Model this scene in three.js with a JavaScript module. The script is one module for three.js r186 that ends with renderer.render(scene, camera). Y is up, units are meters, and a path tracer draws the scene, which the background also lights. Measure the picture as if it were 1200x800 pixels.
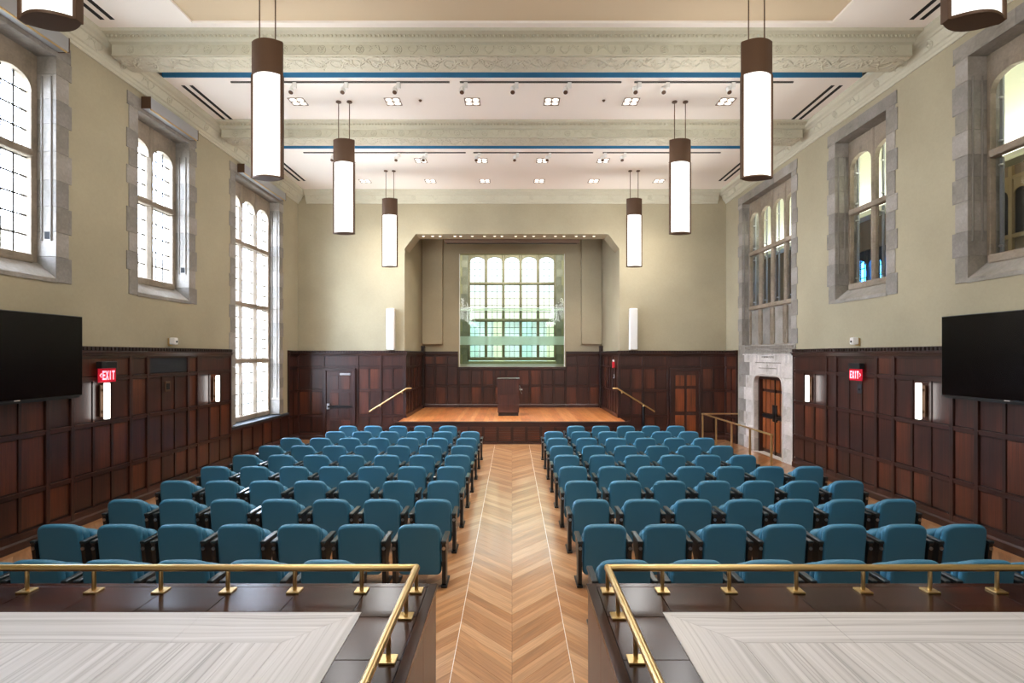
import * as THREE from 'three';
import { mergeGeometries } from 'three/addons/utils/BufferGeometryUtils.js';
import { RectAreaLightUniformsLib } from 'three/addons/lights/RectAreaLightUniformsLib.js';
import { RoundedBoxGeometry } from 'three/addons/geometries/RoundedBoxGeometry.js';

// ------------------------------------------------------------------ camera, sky, exposure
// x to the right, y up, the camera looks along -z; "d" below is the depth in front of the camera (z = -d)
const scene = new THREE.Scene();
const F = 620, CAMY = 2.7;
const camera = new THREE.PerspectiveCamera(2 * Math.atan(400 / F) * 180 / Math.PI, 1.5, 0.05, 200);
camera.position.set(0, CAMY, 0);
camera.lookAt(0, CAMY, -10);
camera.setViewOffset(1200, 800, 0, -16, 1200, 800);
scene.background = new THREE.Color(0.76, 0.89, 1.10);      // bright overcast sky
scene.backgroundIntensity = 33;
const renderer = new THREE.WebGLRenderer({ antialias: true });
renderer.toneMapping = THREE.LinearToneMapping;
renderer.toneMappingExposure = 1.35;
renderer.shadowMap.enabled = true;
RectAreaLightUniformsLib.init();

const PENDANT_LIGHT = 24, PENDANT_GLOW = 0.86, SPOT = 21, WARM = new THREE.Color(1.0, 0.90, 0.78), COOLWHITE = new THREE.Color(1.0, 0.985, 0.98);

// ------------------------------------------------------------------ helpers
let seed = 7;
const rnd = () => { seed = (seed * 1664525 + 1013904223) >>> 0; return seed / 4294967296; };
const rr = (a, b) => a + (b - a) * rnd();
const used = {};
function numbered(name) { const n = used[name] = (used[name] ?? -1) + 1; return n ? `${name}_${String(n).padStart(3, '0')}` : name; }
function prep(o) { o.castShadow = true; o.receiveShadow = true; return o; }
function mk(name, geo, mat, parent = scene) { const m = prep(new THREE.Mesh(geo, mat)); m.name = parent === scene ? numbered(name) : name; parent.add(m); return m; }
function tag(o, label, category, group, kind) { o.userData.label = label; o.userData.category = category; if (group) o.userData.group = group; if (kind) o.userData.kind = kind; return o; }
function thing(name, label, category, pos = [0, 0, 0], turn = 0, group, kind) {
  const g = new THREE.Group(); g.name = numbered(name); g.position.set(...pos); g.rotation.y = turn; scene.add(g);
  return tag(g, label, category, group, kind);
}
// uv in metres: the grain (v) runs along y, or along x/z when "flat"
function metric(geo, lay = 'y') {
  const g = geo.index ? geo.toNonIndexed() : geo, p = g.attributes.position, uv = new Float32Array(p.count * 2);
  g.computeVertexNormals === undefined || g.attributes.normal || g.computeVertexNormals();
  const n = g.attributes.normal;
  for (let i = 0; i < p.count; i++) {
    const x = p.getX(i), y = p.getY(i), z = p.getZ(i), ax = Math.abs(n.getX(i)), ay = Math.abs(n.getY(i)), az = Math.abs(n.getZ(i));
    let u, v;
    if (ay > ax && ay > az) { u = x; v = z; if (lay === 'x') { u = z; v = x; } }
    else if (ax > az) { u = z; v = y; if (lay !== 'y') { u = y; v = z; } }
    else { u = x; v = y; if (lay === 'x') { u = y; v = x; } }
    uv[i * 2] = u; uv[i * 2 + 1] = v;
  }
  g.setAttribute('uv', new THREE.BufferAttribute(uv, 2));
  return g;
}
function B(x0, x1, y0, y1, z0, z1, lay) {
  const g = new THREE.BoxGeometry(Math.abs(x1 - x0), Math.abs(y1 - y0), Math.abs(z1 - z0));
  g.translate((x0 + x1) / 2, (y0 + y1) / 2, (z0 + z1) / 2);
  return metric(g, lay);
}
const boxCache = new Map();
function boxOf(w, h, d, lay = 'y', r = 0) {
  const k = [w.toFixed(3), h.toFixed(3), d.toFixed(3), lay, r].join();
  if (!boxCache.has(k)) boxCache.set(k, metric(r ? new RoundedBoxGeometry(w, h, d, 1, r) : new THREE.BoxGeometry(w, h, d), lay));
  return boxCache.get(k);
}
function piece(name, x0, x1, y0, y1, z0, z1, mat, parent, lay = 'y', r = 0) {
  const m = mk(name, boxOf(Math.abs(x1 - x0), Math.abs(y1 - y0), Math.abs(z1 - z0), lay, r), mat, parent);
  m.position.set((x0 + x1) / 2, (y0 + y1) / 2, (z0 + z1) / 2);
  return m;
}
function merged(list) { return mergeGeometries(list.map((g) => { const h = g.index ? g.toNonIndexed() : g; for (const k of Object.keys(h.attributes)) if (!['position', 'normal', 'uv', 'color'].includes(k)) h.deleteAttribute(k); return h; })); }
// profile [[z, y], ...] in the (outward, up) plane swept along local x
function sweepX(profile, x0, x1) {
  const s = new THREE.Shape(profile.map(([z, y]) => new THREE.Vector2(z, y)));
  const g = new THREE.ExtrudeGeometry(s, { depth: x1 - x0, bevelEnabled: false });
  g.rotateY(Math.PI / 2);          // shape x -> -z, extrusion z -> x
  g.scale(1, 1, -1);               // shape x -> +z
  const idx = g.index ? g.toNonIndexed() : g, p = idx.attributes.position.array;
  for (let i = 0; i < p.length; i += 9) for (let c = 0; c < 3; c++) { const t = p[i + c]; p[i + c] = p[i + 3 + c]; p[i + 3 + c] = t; }
  idx.translate(x0, 0, 0); idx.computeVertexNormals();
  return metric(idx, 'x');
}
function extrude(shape, depth, opt = {}) { return metric(new THREE.ExtrudeGeometry(shape, { depth, bevelEnabled: false, curveSegments: 8, ...opt }), opt.lay); }
function cyl(r0, r1, h, seg = 16) { return new THREE.CylinderGeometry(r0, r1, h, seg); }
function rod(name, a, b, r, mat, parent, seg = 12) {
  const A = new THREE.Vector3(...a), Bv = new THREE.Vector3(...b), m = mk(name, cyl(r, r, A.distanceTo(Bv), seg), mat, parent);
  m.position.copy(A).add(Bv).multiplyScalar(0.5);
  m.quaternion.setFromUnitVectors(new THREE.Vector3(0, 1, 0), Bv.sub(A).normalize());
  return m;
}
const ORD = ['first', 'second', 'third', 'fourth', 'fifth', 'sixth', 'seventh', 'eighth', 'ninth', 'tenth'];

// ------------------------------------------------------------------ procedural textures
function hash(x, y, s) { let h = (x * 374761393 + y * 668265263 + s * 1442695041) | 0; h = Math.imul(h ^ (h >>> 13), 1274126177); return ((h ^ (h >>> 16)) >>> 0) / 4294967296; }
function vnoise(x, y, px, py, s) {
  const ix = Math.floor(x), iy = Math.floor(y), fx = x - ix, fy = y - iy, u = fx * fx * (3 - 2 * fx), v = fy * fy * (3 - 2 * fy);
  const m = (a, n) => ((a % n) + n) % n, h = (a, b) => hash(m(a, px), m(b, py), s);
  return (h(ix, iy) * (1 - u) + h(ix + 1, iy) * u) * (1 - v) + (h(ix, iy + 1) * (1 - u) + h(ix + 1, iy + 1) * u) * v;
}
function fbm(u, v, fx, fy, oct, s) { let a = 0, w = 0.5, t = 0; for (let o = 0; o < oct; o++) { a += w * vnoise(u * fx, v * fy, fx, fy, s + o); t += w; w *= 0.5; fx *= 2; fy *= 2; } return a / t; }
function tex(size, fn, srgb, metres) {
  const [W, H] = Array.isArray(size) ? size : [size, size], data = new Uint8Array(W * H * 4);
  for (let j = 0; j < H; j++) for (let i = 0; i < W; i++) {
    const c = fn((i + 0.5) / W, (j + 0.5) / H), k = (j * W + i) * 4, a = Array.isArray(c) ? c : [c, c, c];
    for (let q = 0; q < 3; q++) data[k + q] = Math.max(0, Math.min(255, a[q] * 255));
    data[k + 3] = 255;
  }
  const t = new THREE.DataTexture(data, W, H, THREE.RGBAFormat);
  t.wrapS = t.wrapT = THREE.RepeatWrapping; t.magFilter = THREE.LinearFilter; t.minFilter = THREE.LinearMipmapLinearFilter; t.generateMipmaps = true;
  if (srgb) t.colorSpace = THREE.SRGBColorSpace;
  const [mu, mv] = Array.isArray(metres) ? metres : [metres, metres];
  t.repeat.set(1 / mu, 1 / mv); t.needsUpdate = true;
  return t;
}
function shifted(t, ox, oy) { const c = t.clone(); c.offset.set(ox, oy); c.needsUpdate = true; return c; }
const woodTex = tex(512, (u, v) => {                     // dark panelling: long grain along v
  const w = fbm(u, v, 5, 1, 3, 11) * 1.0, g = fbm(u + w * 0.02, v, 90, 3, 3, 21), f = fbm(u, v, 220, 8, 2, 31), c = fbm(u, v, 4, 2, 3, 41);
  const t = 0.56 + 0.36 * g + 0.14 * (f - 0.5) + 0.4 * (c - 0.5);
  return [t, t * 0.97, t * 0.94];
}, true, [0.9, 1.8]);
const oakTex = tex(512, (u, v) => {                      // oak: grain along v
  const cath = Math.sin((fbm(u, v, 4, 1, 3, 51) * 9 + u * 6) * Math.PI * 2), g = fbm(u, v, 120, 4, 3, 61), c = fbm(u, v, 6, 3, 3, 71);
  const t = 0.84 + 0.035 * cath + 0.14 * (g - 0.5) + 0.18 * (c - 0.5);
  return [t, t * 0.985, t * 0.96];
}, true, [0.5, 1.6]);
const plasterTex = tex(512, (u, v) => { const t = 0.9 + 0.13 * (fbm(u, v, 3, 3, 5, 81) - 0.5) + 0.03 * (fbm(u, v, 128, 128, 2, 82) - 0.5); return [t, t, t * 0.99]; }, true, 4.0);
const stoneTex = tex(512, (u, v) => {
  const a = fbm(u, v, 5, 5, 5, 91), b = fbm(u, v, 60, 60, 3, 92), st = Math.max(0, fbm(u, v, 9, 3, 4, 93) - 0.6) * 0.6, t = 0.88 + 0.26 * (a - 0.5) + 0.10 * (b - 0.5) - st;
  return [t, t * 0.985, t * (0.95 + 0.05 * a)];
}, true, 1.6);
const stoneBump = tex(256, (u, v) => fbm(u, v, 30, 30, 4, 95), false, 1.0);
const marbleTex = tex([512, 1024], (u, v) => {           // veins run along v
  const warp = (fbm(u, v, 3, 2, 4, 101) - 0.5) * 0.16, x = u + warp * 0.5, n = fbm(x, v, 60, 1, 4, 103), thin = Math.pow(1 - Math.abs(2 * fbm(x, v, 30, 1, 3, 107) - 1), 16), br = fbm(u, v, 6, 3, 3, 109);
  const t = 0.93 + 0.17 * (n - 0.5) - 0.34 * thin * br - 0.03 * (1 - br);
  return [t, t * 0.99, t * 0.975];
}, true, [1.3, 3.4]);
const slabTex = tex(512, (u, v) => { const a = fbm(u, v, 4, 4, 5, 121), b = fbm(u, v, 40, 40, 3, 123), t = 0.62 + 0.6 * (a - 0.5) + 0.2 * (b - 0.5); return [t, t * 0.96, t * 0.94]; }, true, 1.3);
const fabricBump = tex(128, (u, v) => 0.5 + 0.25 * Math.sin(u * Math.PI * 2 * 32) * Math.sin(v * Math.PI * 2 * 32) + 0.3 * (fbm(u, v, 64, 64, 2, 131) - 0.5), false, 0.12);
const reliefBump = tex([1024, 256], (u, v) => {          // modelled plaster foliage: running vine with leaves
  const y = v * 2 - 1, ph = u * Math.PI * 2, vine = Math.abs(y - 0.45 * Math.sin(ph * 3));
  let h = Math.max(0, 1 - vine * 7);
  for (let k = 0; k < 12; k++) {
    const cx = (k + 0.5) / 12, cy = (k % 2 ? -1 : 1) * 0.42 * (k % 3 ? 1 : 0.4); let dx = Math.abs(u - cx); dx = Math.min(dx, 1 - dx) * 8;
    const r = Math.hypot(dx, y - cy), th = Math.atan2(y - cy, (u - cx) * 8);
    h = Math.max(h, Math.max(0, 1 - r / (0.34 + 0.13 * Math.cos(5 * th + k))) * 1.4);
  }
  return 0.15 + 0.75 * Math.min(1, h) + 0.15 * (fbm(u, v, 64, 16, 3, 141) - 0.5);
}, false, [1.9, 0.24]);

// ------------------------------------------------------------------ materials
const std = (color, o = {}) => new THREE.MeshStandardMaterial({ color, roughness: 0.6, ...o });
const phys = (color, o = {}) => new THREE.MeshPhysicalMaterial({ color, roughness: 0.5, ...o });
const woodTones = [0x572a1b, 0x502618, 0x5e2f1d, 0x4b2418, 0x55281a, 0x6f381f];
const wood = woodTones.map((c, i) => phys(c, { map: shifted(woodTex, i * 0.37, i * 0.23), roughness: 0.42, clearcoat: 0.35, clearcoatRoughness: 0.22 }));
const woodFrame = phys(0x4a2318, { map: woodTex, roughness: 0.42, clearcoat: 0.35, clearcoatRoughness: 0.22 });
const woodDark = phys(0x2c1610, { map: woodTex, roughness: 0.5 });
const oakTones = [0xcd9868, 0xc38c5c, 0xd5a275, 0xbb8454, 0xc99161, 0xdaab80];
const oak = oakTones.map((c, i) => phys(c, { map: shifted(oakTex, i * 0.31, i * 0.17), roughness: 0.34, clearcoat: 1, clearcoatRoughness: 0.13 }));
const oakField = phys(0xffffff, { vertexColors: true, map: oakTex, roughness: 0.34, clearcoat: 1, clearcoatRoughness: 0.13 });
const stageOak = [0xd98a4c, 0xcf7f43, 0xe0955a, 0xc9773e].map((c, i) => phys(c, { map: shifted(oakTex, i * 0.4, i * 0.2), roughness: 0.38, clearcoat: 0.2, clearcoatRoughness: 0.25 }));
const plaster = std(0xb3a88d, { map: plasterTex, roughness: 0.9 });
const ceilingPaint = std(0xeee7de, { roughness: 0.92 });
const ceilingTan = std(0xcdbb9d, { roughness: 0.92 });
const beamPaint = std(0xcfcab5, { map: plasterTex, roughness: 0.8 });
const beamCarved = std(0xd2ccb8, { map: plasterTex, roughness: 0.8, bumpMap: reliefBump, bumpScale: 0.03 });
const bluePaint = std(0x1f6f9c, { roughness: 0.55 });
const stone = [0x9d988f, 0x938f88, 0xa6a198].map((c, i) => std(c, { map: shifted(stoneTex, i * 0.3, i * 0.5), roughness: 0.9, bumpMap: stoneBump, bumpScale: 0.004 }));
const tracery = std(0xa29583, { map: stoneTex, roughness: 0.9, bumpMap: stoneBump, bumpScale: 0.004 });
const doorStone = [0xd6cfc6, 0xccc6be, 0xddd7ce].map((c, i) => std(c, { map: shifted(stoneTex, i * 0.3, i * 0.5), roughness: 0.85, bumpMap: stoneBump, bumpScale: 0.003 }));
const marbleZ = phys(0xd0d1d5, { map: marbleTex, roughness: 0.42 });
const slab = [0x4d291f, 0x44241b, 0x563024].map((c, i) => phys(c, { map: shifted(slabTex, i * 0.3, i * 0.6), roughness: 0.24, specularIntensity: 0.5 }));
const brass = std(0xcbb07c, { metalness: 1, roughness: 0.3 });
const brassDull = std(0xc2a473, { metalness: 0.85, roughness: 0.42 });
const fabric = phys(0x306f8f, { roughness: 0.5, sheen: 1, sheenRoughness: 0.45, sheenColor: new THREE.Color(0xa8c6d6), bumpMap: fabricBump, bumpScale: 0.0015 });
const blackPlastic = phys(0x14181c, { roughness: 0.38 });
const armPlastic = phys(0x15242c, { roughness: 0.28, clearcoat: 0.3 });
const blackMetal = std(0x101012, { roughness: 0.45, metalness: 0.4 });
const bronze = std(0x59412f, { roughness: 0.5, metalness: 0.35 });
const whitePlastic = std(0xe4e2de, { roughness: 0.5 });
const greyMetal = std(0xa3a4a6, { roughness: 0.45, metalness: 0.5 });
const steel = std(0xc9cacc, { roughness: 0.28, metalness: 1 });
const lead = std(0x4a4844, { roughness: 0.6, metalness: 0.3 });
const clearGlass = phys(0xf4f8f6, { transmission: 1, thickness: 0, roughness: 0.02, ior: 1.5 });
const oldGlass = phys(0xfafcff, { transmission: 1, thickness: 0, roughness: 0.06, ior: 1.5 });
const greenGlass = phys(0xe4f3ea, { transmission: 1, thickness: 0, roughness: 0.03, ior: 1.5, specularIntensity: 0.25 });
const frosted = phys(0xe6f3ee, { specularIntensity: 0.25, transmission: 0.55, thickness: 0, roughness: 0.8 });
const skyTintGlass = phys(0x2f7fc0, { transmission: 1, thickness: 0, roughness: 0.1 });  // blue of the daylit sky put into the glass colour
const black = std(0x050505, { roughness: 0.8 });
const slate = std(0x2c3138, { roughness: 0.6 });
const screenGlass = phys(0x030305, { roughness: 0.22, specularIntensity: 0.5 });
const glow = (c, k) => new THREE.MeshStandardMaterial({ color: 0xffffff, roughness: 0.6, emissive: c, emissiveIntensity: k });
const pendantGlow = glow(new THREE.Color(1, 0.99, 0.95), PENDANT_GLOW);
const spotGlow = glow(new THREE.Color(1, 0.9, 0.78), 1.4);
const sconceGlow = glow(new THREE.Color(1, 0.95, 0.88), 2.2);
const exitGlow = glow(new THREE.Color(1, 0.08, 0.16), 1.3);
const exitAcrylic = phys(0xb01a2c, { roughness: 0.2, emissive: new THREE.Color(0.5, 0.01, 0.03), emissiveIntensity: 0.35 });

// ------------------------------------------------------------------ room shell
const XW = 6.88, DB = 17.0, TH = 0.5, HC = 8.1, REAR = -5.5;
const LEFT = { turn: Math.PI / 2, pos: [-XW, 0, 0], s: 1 }, RIGHT = { turn: -Math.PI / 2, pos: [XW, 0, 0], s: -1 };   // local x = s * d, z points into the room
const span = (S, d0, d1) => S.s > 0 ? [d0, d1] : [-d1, -d0];
const SMALL = [3.92, 7.2];                                    // sill and lintel of the two upper windows
const winL = [{ d: [6.44, 7.97], y: SMALL }, { d: [9.72, 11.25], y: SMALL }, { d: [13.15, 15.62], y: [0.95, 7.2] }];
const winR = [{ d: [6.44, 7.97], y: SMALL }, { d: [9.72, 11.25], y: SMALL }, { d: [13.02, 15.8], y: [0, 7.2] }];
function sideWall(S, wins, name, mat) {
  const list = []; let at = REAR;
  const add = (d0, d1, y0, y1) => { const [a, b] = span(S, d0, d1); if (d1 > d0 && y1 > y0) list.push(B(a, b, y0, y1, -TH, 0)); };
  const m = 0.12;
  for (const w of wins) { const a = w.d[0] - m, b = w.d[1] + m, lo = w.y[0] ? w.y[0] - 0.1 : 0, hi = w.y[1] + 0.1; add(at, a, 0, HC); add(a, b, 0, lo); add(a, b, hi, HC); at = b; }
  add(at, 21, 0, HC);
  const wl = mk(name, merged(list), mat); wl.rotation.y = S.turn; wl.position.set(...S.pos);
  return tag(wl, name === 'wall_left' ? 'ochre plaster wall pierced by leaded windows' : 'pale beige plaster wall with the stone doorway', 'wall', null, 'structure');
}
sideWall(LEFT, winL, 'wall_left', plaster);
sideWall(RIGHT, winR, 'wall_right', plaster);
const NX = 3.45, NT = 6.59, NB = 20.4, WT = 0.75;             // stage niche
{
  const ch = (sgn) => { const s = new THREE.Shape([[sgn * NX, 6.12], [sgn * NX, NT], [sgn * (NX - 0.36), NT]].map((p) => new THREE.Vector2(...p))); const g = extrude(s, WT); g.translate(0, 0, -DB - WT); return g; };
  const m = mk('wall_back', merged([B(-XW, -NX, 0, HC, -DB - WT, -DB), B(NX, XW, 0, HC, -DB - WT, -DB), B(-NX, NX, NT, HC, -DB - WT, -DB), ch(-1), ch(1)]), plaster);
  tag(m, 'khaki plaster end wall with the wide stage opening', 'wall', null, 'structure');
  const n = thing('wall_niche', 'tan plaster walls of the stage recess', 'wall', [0, 0, 0], 0, null, 'structure');
  for (const b of [[-NX - 0.3, -NX, 0, HC, -NB - 0.3, -DB - WT], [NX, NX + 0.3, 0, HC, -NB - 0.3, -DB - WT], [-NX, -2.05, 0, HC, -NB - 0.3, -NB], [2.05, NX, 0, HC, -NB - 0.3, -NB], [-2.05, 2.05, 0, 2.2, -NB - 0.3, -NB], [-2.05, 2.05, 6.615, HC, -NB - 0.3, -NB], [-NX, NX, 7.35, HC, -NB, -DB - WT]]) mk('plaster_wall', B(...b), plaster, n);
  const r = mk('wall_rear', B(-XW - TH, XW + TH, 0, HC, -REAR, -REAR + 0.4), plaster);
  tag(r, 'plain plaster wall at the entrance end', 'wall', null, 'structure');
}
// the projecting boxes either side of the stage window, and the slot of the projection screen
for (const s of [-1, 1]) { const b = mk('wall_panel', B(s * 2.66, s * (NX - 0.02), 3.12, 7.34, -NB, -NB + 0.22), plaster); tag(b, s < 0 ? 'tan boxed wall panel left of the stage window' : 'tan boxed wall panel right of the stage window', 'wall panel', null, 'structure'); b.userData.label = s < 0 ? 'tan boxed wall panel beside the stage window, nearer the push-bar door' : 'tan boxed wall panel beside the stage window, nearer the fire alarm'; }
{
  const h = thing('screen_housing', 'slim dark projection screen housing under the stage lintel', 'screen housing', [0, 0, -DB - 0.98]);
  piece('housing', -2.28, 2.28, 6.5, 6.66, -0.08, 0.08, bronze, h); piece('slot', -2.2, 2.2, 6.485, 6.5, -0.03, 0.03, black, h);
  piece('bracket', -1.6, -1.5, 6.66, 7.35, -0.03, 0.03, bronze, h); piece('bracket', 1.5, 1.6, 6.66, 7.35, -0.03, 0.03, bronze, h);
}
// ceiling slab, dropped panels, beams, cornice
const CY = 7.95;
tag(mk('ceiling', B(-XW - TH, XW + TH, HC, HC + 0.3, -21, -REAR + 0.4), ceilingPaint), 'white painted upper ceiling', 'ceiling', null, 'structure');
function ceilingPanel(name, d0, d1, label, tray) {
  const g = thing(name, label, 'ceiling panel', [0, 0, 0], 0, null, 'structure'), X = 6.62;
  if (tray) {
    mk('panel', merged([B(-X, X, CY, HC - 0.01, -d1, -d1 + 0.14), B(-X, -5.06, CY, HC - 0.01, -d1 + 0.14, -d0), B(5.06, X, CY, HC - 0.01, -d1 + 0.14, -d0)]), ceilingPaint, g);
    piece('recessed_field', -5.06, 5.06, CY + 0.035, HC - 0.02, -d1 + 0.14, -d0, ceilingTan, g);
  } else mk('panel', B(-X, X, CY, HC - 0.005, -d1, -d0 - 0.02), ceilingPaint, g);
  if (!tray) piece('edge_strip', -X, X, CY + 0.002, HC - 0.01, -d0 - 0.02, -d0, bluePaint, g, 'x').userData.label = 'blue painted panel edge';
  return g;
}
ceilingPanel('ceiling_panel', REAR, 8.5, 'white ceiling panel with a tan recessed field above the landing', true);
ceilingPanel('ceiling_panel', 10.0, 11.95, 'white dropped ceiling panel between the two carved beams', false);
ceilingPanel('ceiling_panel', 13.45, 16.8, 'white dropped ceiling panel between far carved beam and stage wall', false);
const rosetteGeo = (() => {
  const l = [new THREE.TorusGeometry(0.062, 0.011, 5, 14), new THREE.SphereGeometry(0.02, 8, 5)];
  for (let k = 0; k < 6; k++) { const p = new THREE.SphereGeometry(0.022, 6, 4); p.scale(1, 0.7, 0.5); p.translate(0.035, 0, 0); p.rotateZ(k * Math.PI / 3); l.push(p); }
  return merged(l);
})();
const leafGeo = (() => {                                   // S-scroll with a leaf, about 0.3 m long
  const c = new THREE.CatmullRomCurve3([[-0.16, -0.03], [-0.1, 0.045], [-0.02, 0.02], [0.03, -0.04], [0.1, -0.045], [0.15, 0.02], [0.115, 0.05]].map(([x, y]) => new THREE.Vector3(x, y, 0)));
  const l = [new THREE.TubeGeometry(c, 14, 0.009, 5)];
  for (const [x, y, a] of [[-0.07, 0.05, 0.6], [0.06, -0.055, -0.5], [0, 0.03, 1.8], [-0.13, 0.035, 2.3]]) { const p = new THREE.SphereGeometry(0.028, 6, 4); p.scale(1.3, 0.5, 0.35); p.rotateZ(a); p.translate(x, y, 0); l.push(p); }
  return merged(l);
})();
function eggRow(len, pitch, z, y, r) { const l = []; for (let x = -len / 2; x < len / 2; x += pitch) { const s = new THREE.SphereGeometry(r, 5, 4); s.scale(0.8, 1.25, 0.7); s.translate(x, y, z); l.push(s); } return merged(l); }
function beam(d0, d1, label) {
  const g = thing('ceiling_beam', label, 'ceiling beam', [0, 0, -d0], 0, null, 'structure'), w = d1 - d0, L = 6.62;
  const near = [[0.27, 7.95], [0.25, 7.915], [0.19, 7.905], [0.10, 7.885], [0.075, 7.865], [0.06, 7.845], [0.035, 7.84], [0.0, 7.83], [0.0, 7.67], [0.014, 7.665], [0.014, 7.65], [-0.05, 7.65]];
  const far = near.map(([z, y]) => [-w - z, y]).reverse();
  mk('beam_body', sweepX([[0.27, HC], ...near, ...far, [-w - 0.27, HC]], -L, L), beamPaint, g);
  const under = mk('soffit', B(-L, L, 7.638, 7.65, -w + 0.03, -0.03, 'x'), beamCarved, g); under.userData.label = 'carved foliage soffit';
  const uv = under.geometry.attributes.uv; for (let i = 0; i < uv.count; i++) { const a = uv.getX(i); uv.setXY(i, uv.getY(i), a * 0.24 / 0.44); }
  const eg = mk('leaf_moulding', eggRow(2 * L - 0.1, 0.07, 0.155, 7.895, 0.028), beamPaint, g); eg.userData.kind = 'stuff';
  for (let x = -6.3; x <= 6.31; x += 0.63) { const r = mk('rosette', rosetteGeo, beamPaint, g); r.position.set(x, 7.75, 0.002); }
  for (let x = -5.985, k = 0; x <= 6; x += 0.63, k++) { const r = mk('scroll', leafGeo, beamPaint, g); r.position.set(x, 7.75, 0.004); if (k % 2) r.scale.x = -1; }
  for (let k = 0; k < 27; k++) { const r = mk('soffit_leaf', leafGeo, beamPaint, g); r.rotation.x = Math.PI / 2; r.scale.set(1.35, 2.4, 1); r.rotation.z = 0; r.position.set(-6.24 + k * 0.48, 7.637, -w / 2); if (k % 2) r.scale.x = -1.35; }
  return g;
}
beam(8.75, 9.25, 'carved plaster ceiling beam on the landing side');
beam(12.05, 12.5, 'carved plaster ceiling beam on the stage side');
const corniceProfile = [[0, 7.56], [0.025, 7.56], [0.035, 7.60], [0.055, 7.615], [0.075, 7.65], [0.10, 7.665], [0.155, 7.79], [0.18, 7.80], [0.20, 7.83], [0.25, 7.86], [0.27, 7.90], [0.275, 7.955], [0, 7.955]];
function cornice(len, x0, pos, turn, name, label) {
  const g = thing(name, label, 'cornice', pos, turn, null, 'structure');
  mk('moulding', sweepX(corniceProfile, x0, x0 + len), beamPaint, g);
  const n = Math.floor(len / 0.62);
  const tilt = -Math.atan2(0.055, 0.125);
  for (let k = 0; k < n; k++) { const r = mk(k % 2 ? 'rosette' : 'scroll', k % 2 ? rosetteGeo : leafGeo, beamPaint, g); r.position.set(x0 + (k + 0.5) * len / n, 7.728, 0.13); r.rotation.x = -tilt; }
  return g;
}
cornice(22.5, -5.5, LEFT.pos, LEFT.turn, 'trim_1', 'carved cornice along the ochre window wall');
cornice(22.5, -17, RIGHT.pos, RIGHT.turn, 'trim_2', 'carved cornice along the wall with the stone doorway');
cornice(13.2, -6.6, [0, 0, -DB], 0, 'trim_3', 'carved cornice above the stage opening');

// ------------------------------------------------------------------ windows
function archHead(x0, x1, spring, apex, top, depth) {
  const s = new THREE.Shape(), m = (x0 + x1) / 2, h = (x1 - x0) / 2, r = apex - spring;
  s.moveTo(x0, top); s.lineTo(x0, spring); s.bezierCurveTo(x0, spring + 0.62 * r, x0 + 0.30 * h, spring + 0.9 * r, m, apex);
  s.bezierCurveTo(x1 - 0.30 * h, spring + 0.9 * r, x1, spring + 0.62 * r, x1, spring); s.lineTo(x1, top); s.closePath();
  return extrude(s, depth);
}
function mullionGeo(w, h, dep) {                            // chamfered upright, centred, z from -dep to 0
  const c = w * 0.3, s = new THREE.Shape([[-w / 2, -dep * 0.3], [-w / 2 + c, 0], [w / 2 - c, 0], [w / 2, -dep * 0.3], [w / 2, -dep * 0.7], [w / 2 - c, -dep], [-w / 2 + c, -dep], [-w / 2, -dep * 0.7]].map((p) => new THREE.Vector2(...p)));
  const g = new THREE.ExtrudeGeometry(s, { depth: h, bevelEnabled: false }); g.rotateX(-Math.PI / 2); g.scale(1, 1, -1);
  const q = g.index ? g.toNonIndexed() : g, p = q.attributes.position.array;
  for (let i = 0; i < p.length; i += 9) for (let k = 0; k < 3; k++) { const t = p[i + k]; p[i + k] = p[i + 3 + k]; p[i + 3 + k] = t; }
  q.computeVertexNormals();
  return metric(q);
}
const paneGeoCache = new Map();
function paneGeo(w, h) { const k = w.toFixed(3) + h.toFixed(3); if (!paneGeoCache.has(k)) paneGeoCache.set(k, new THREE.PlaneGeometry(w, h)); return paneGeoCache.get(k); }
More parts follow.
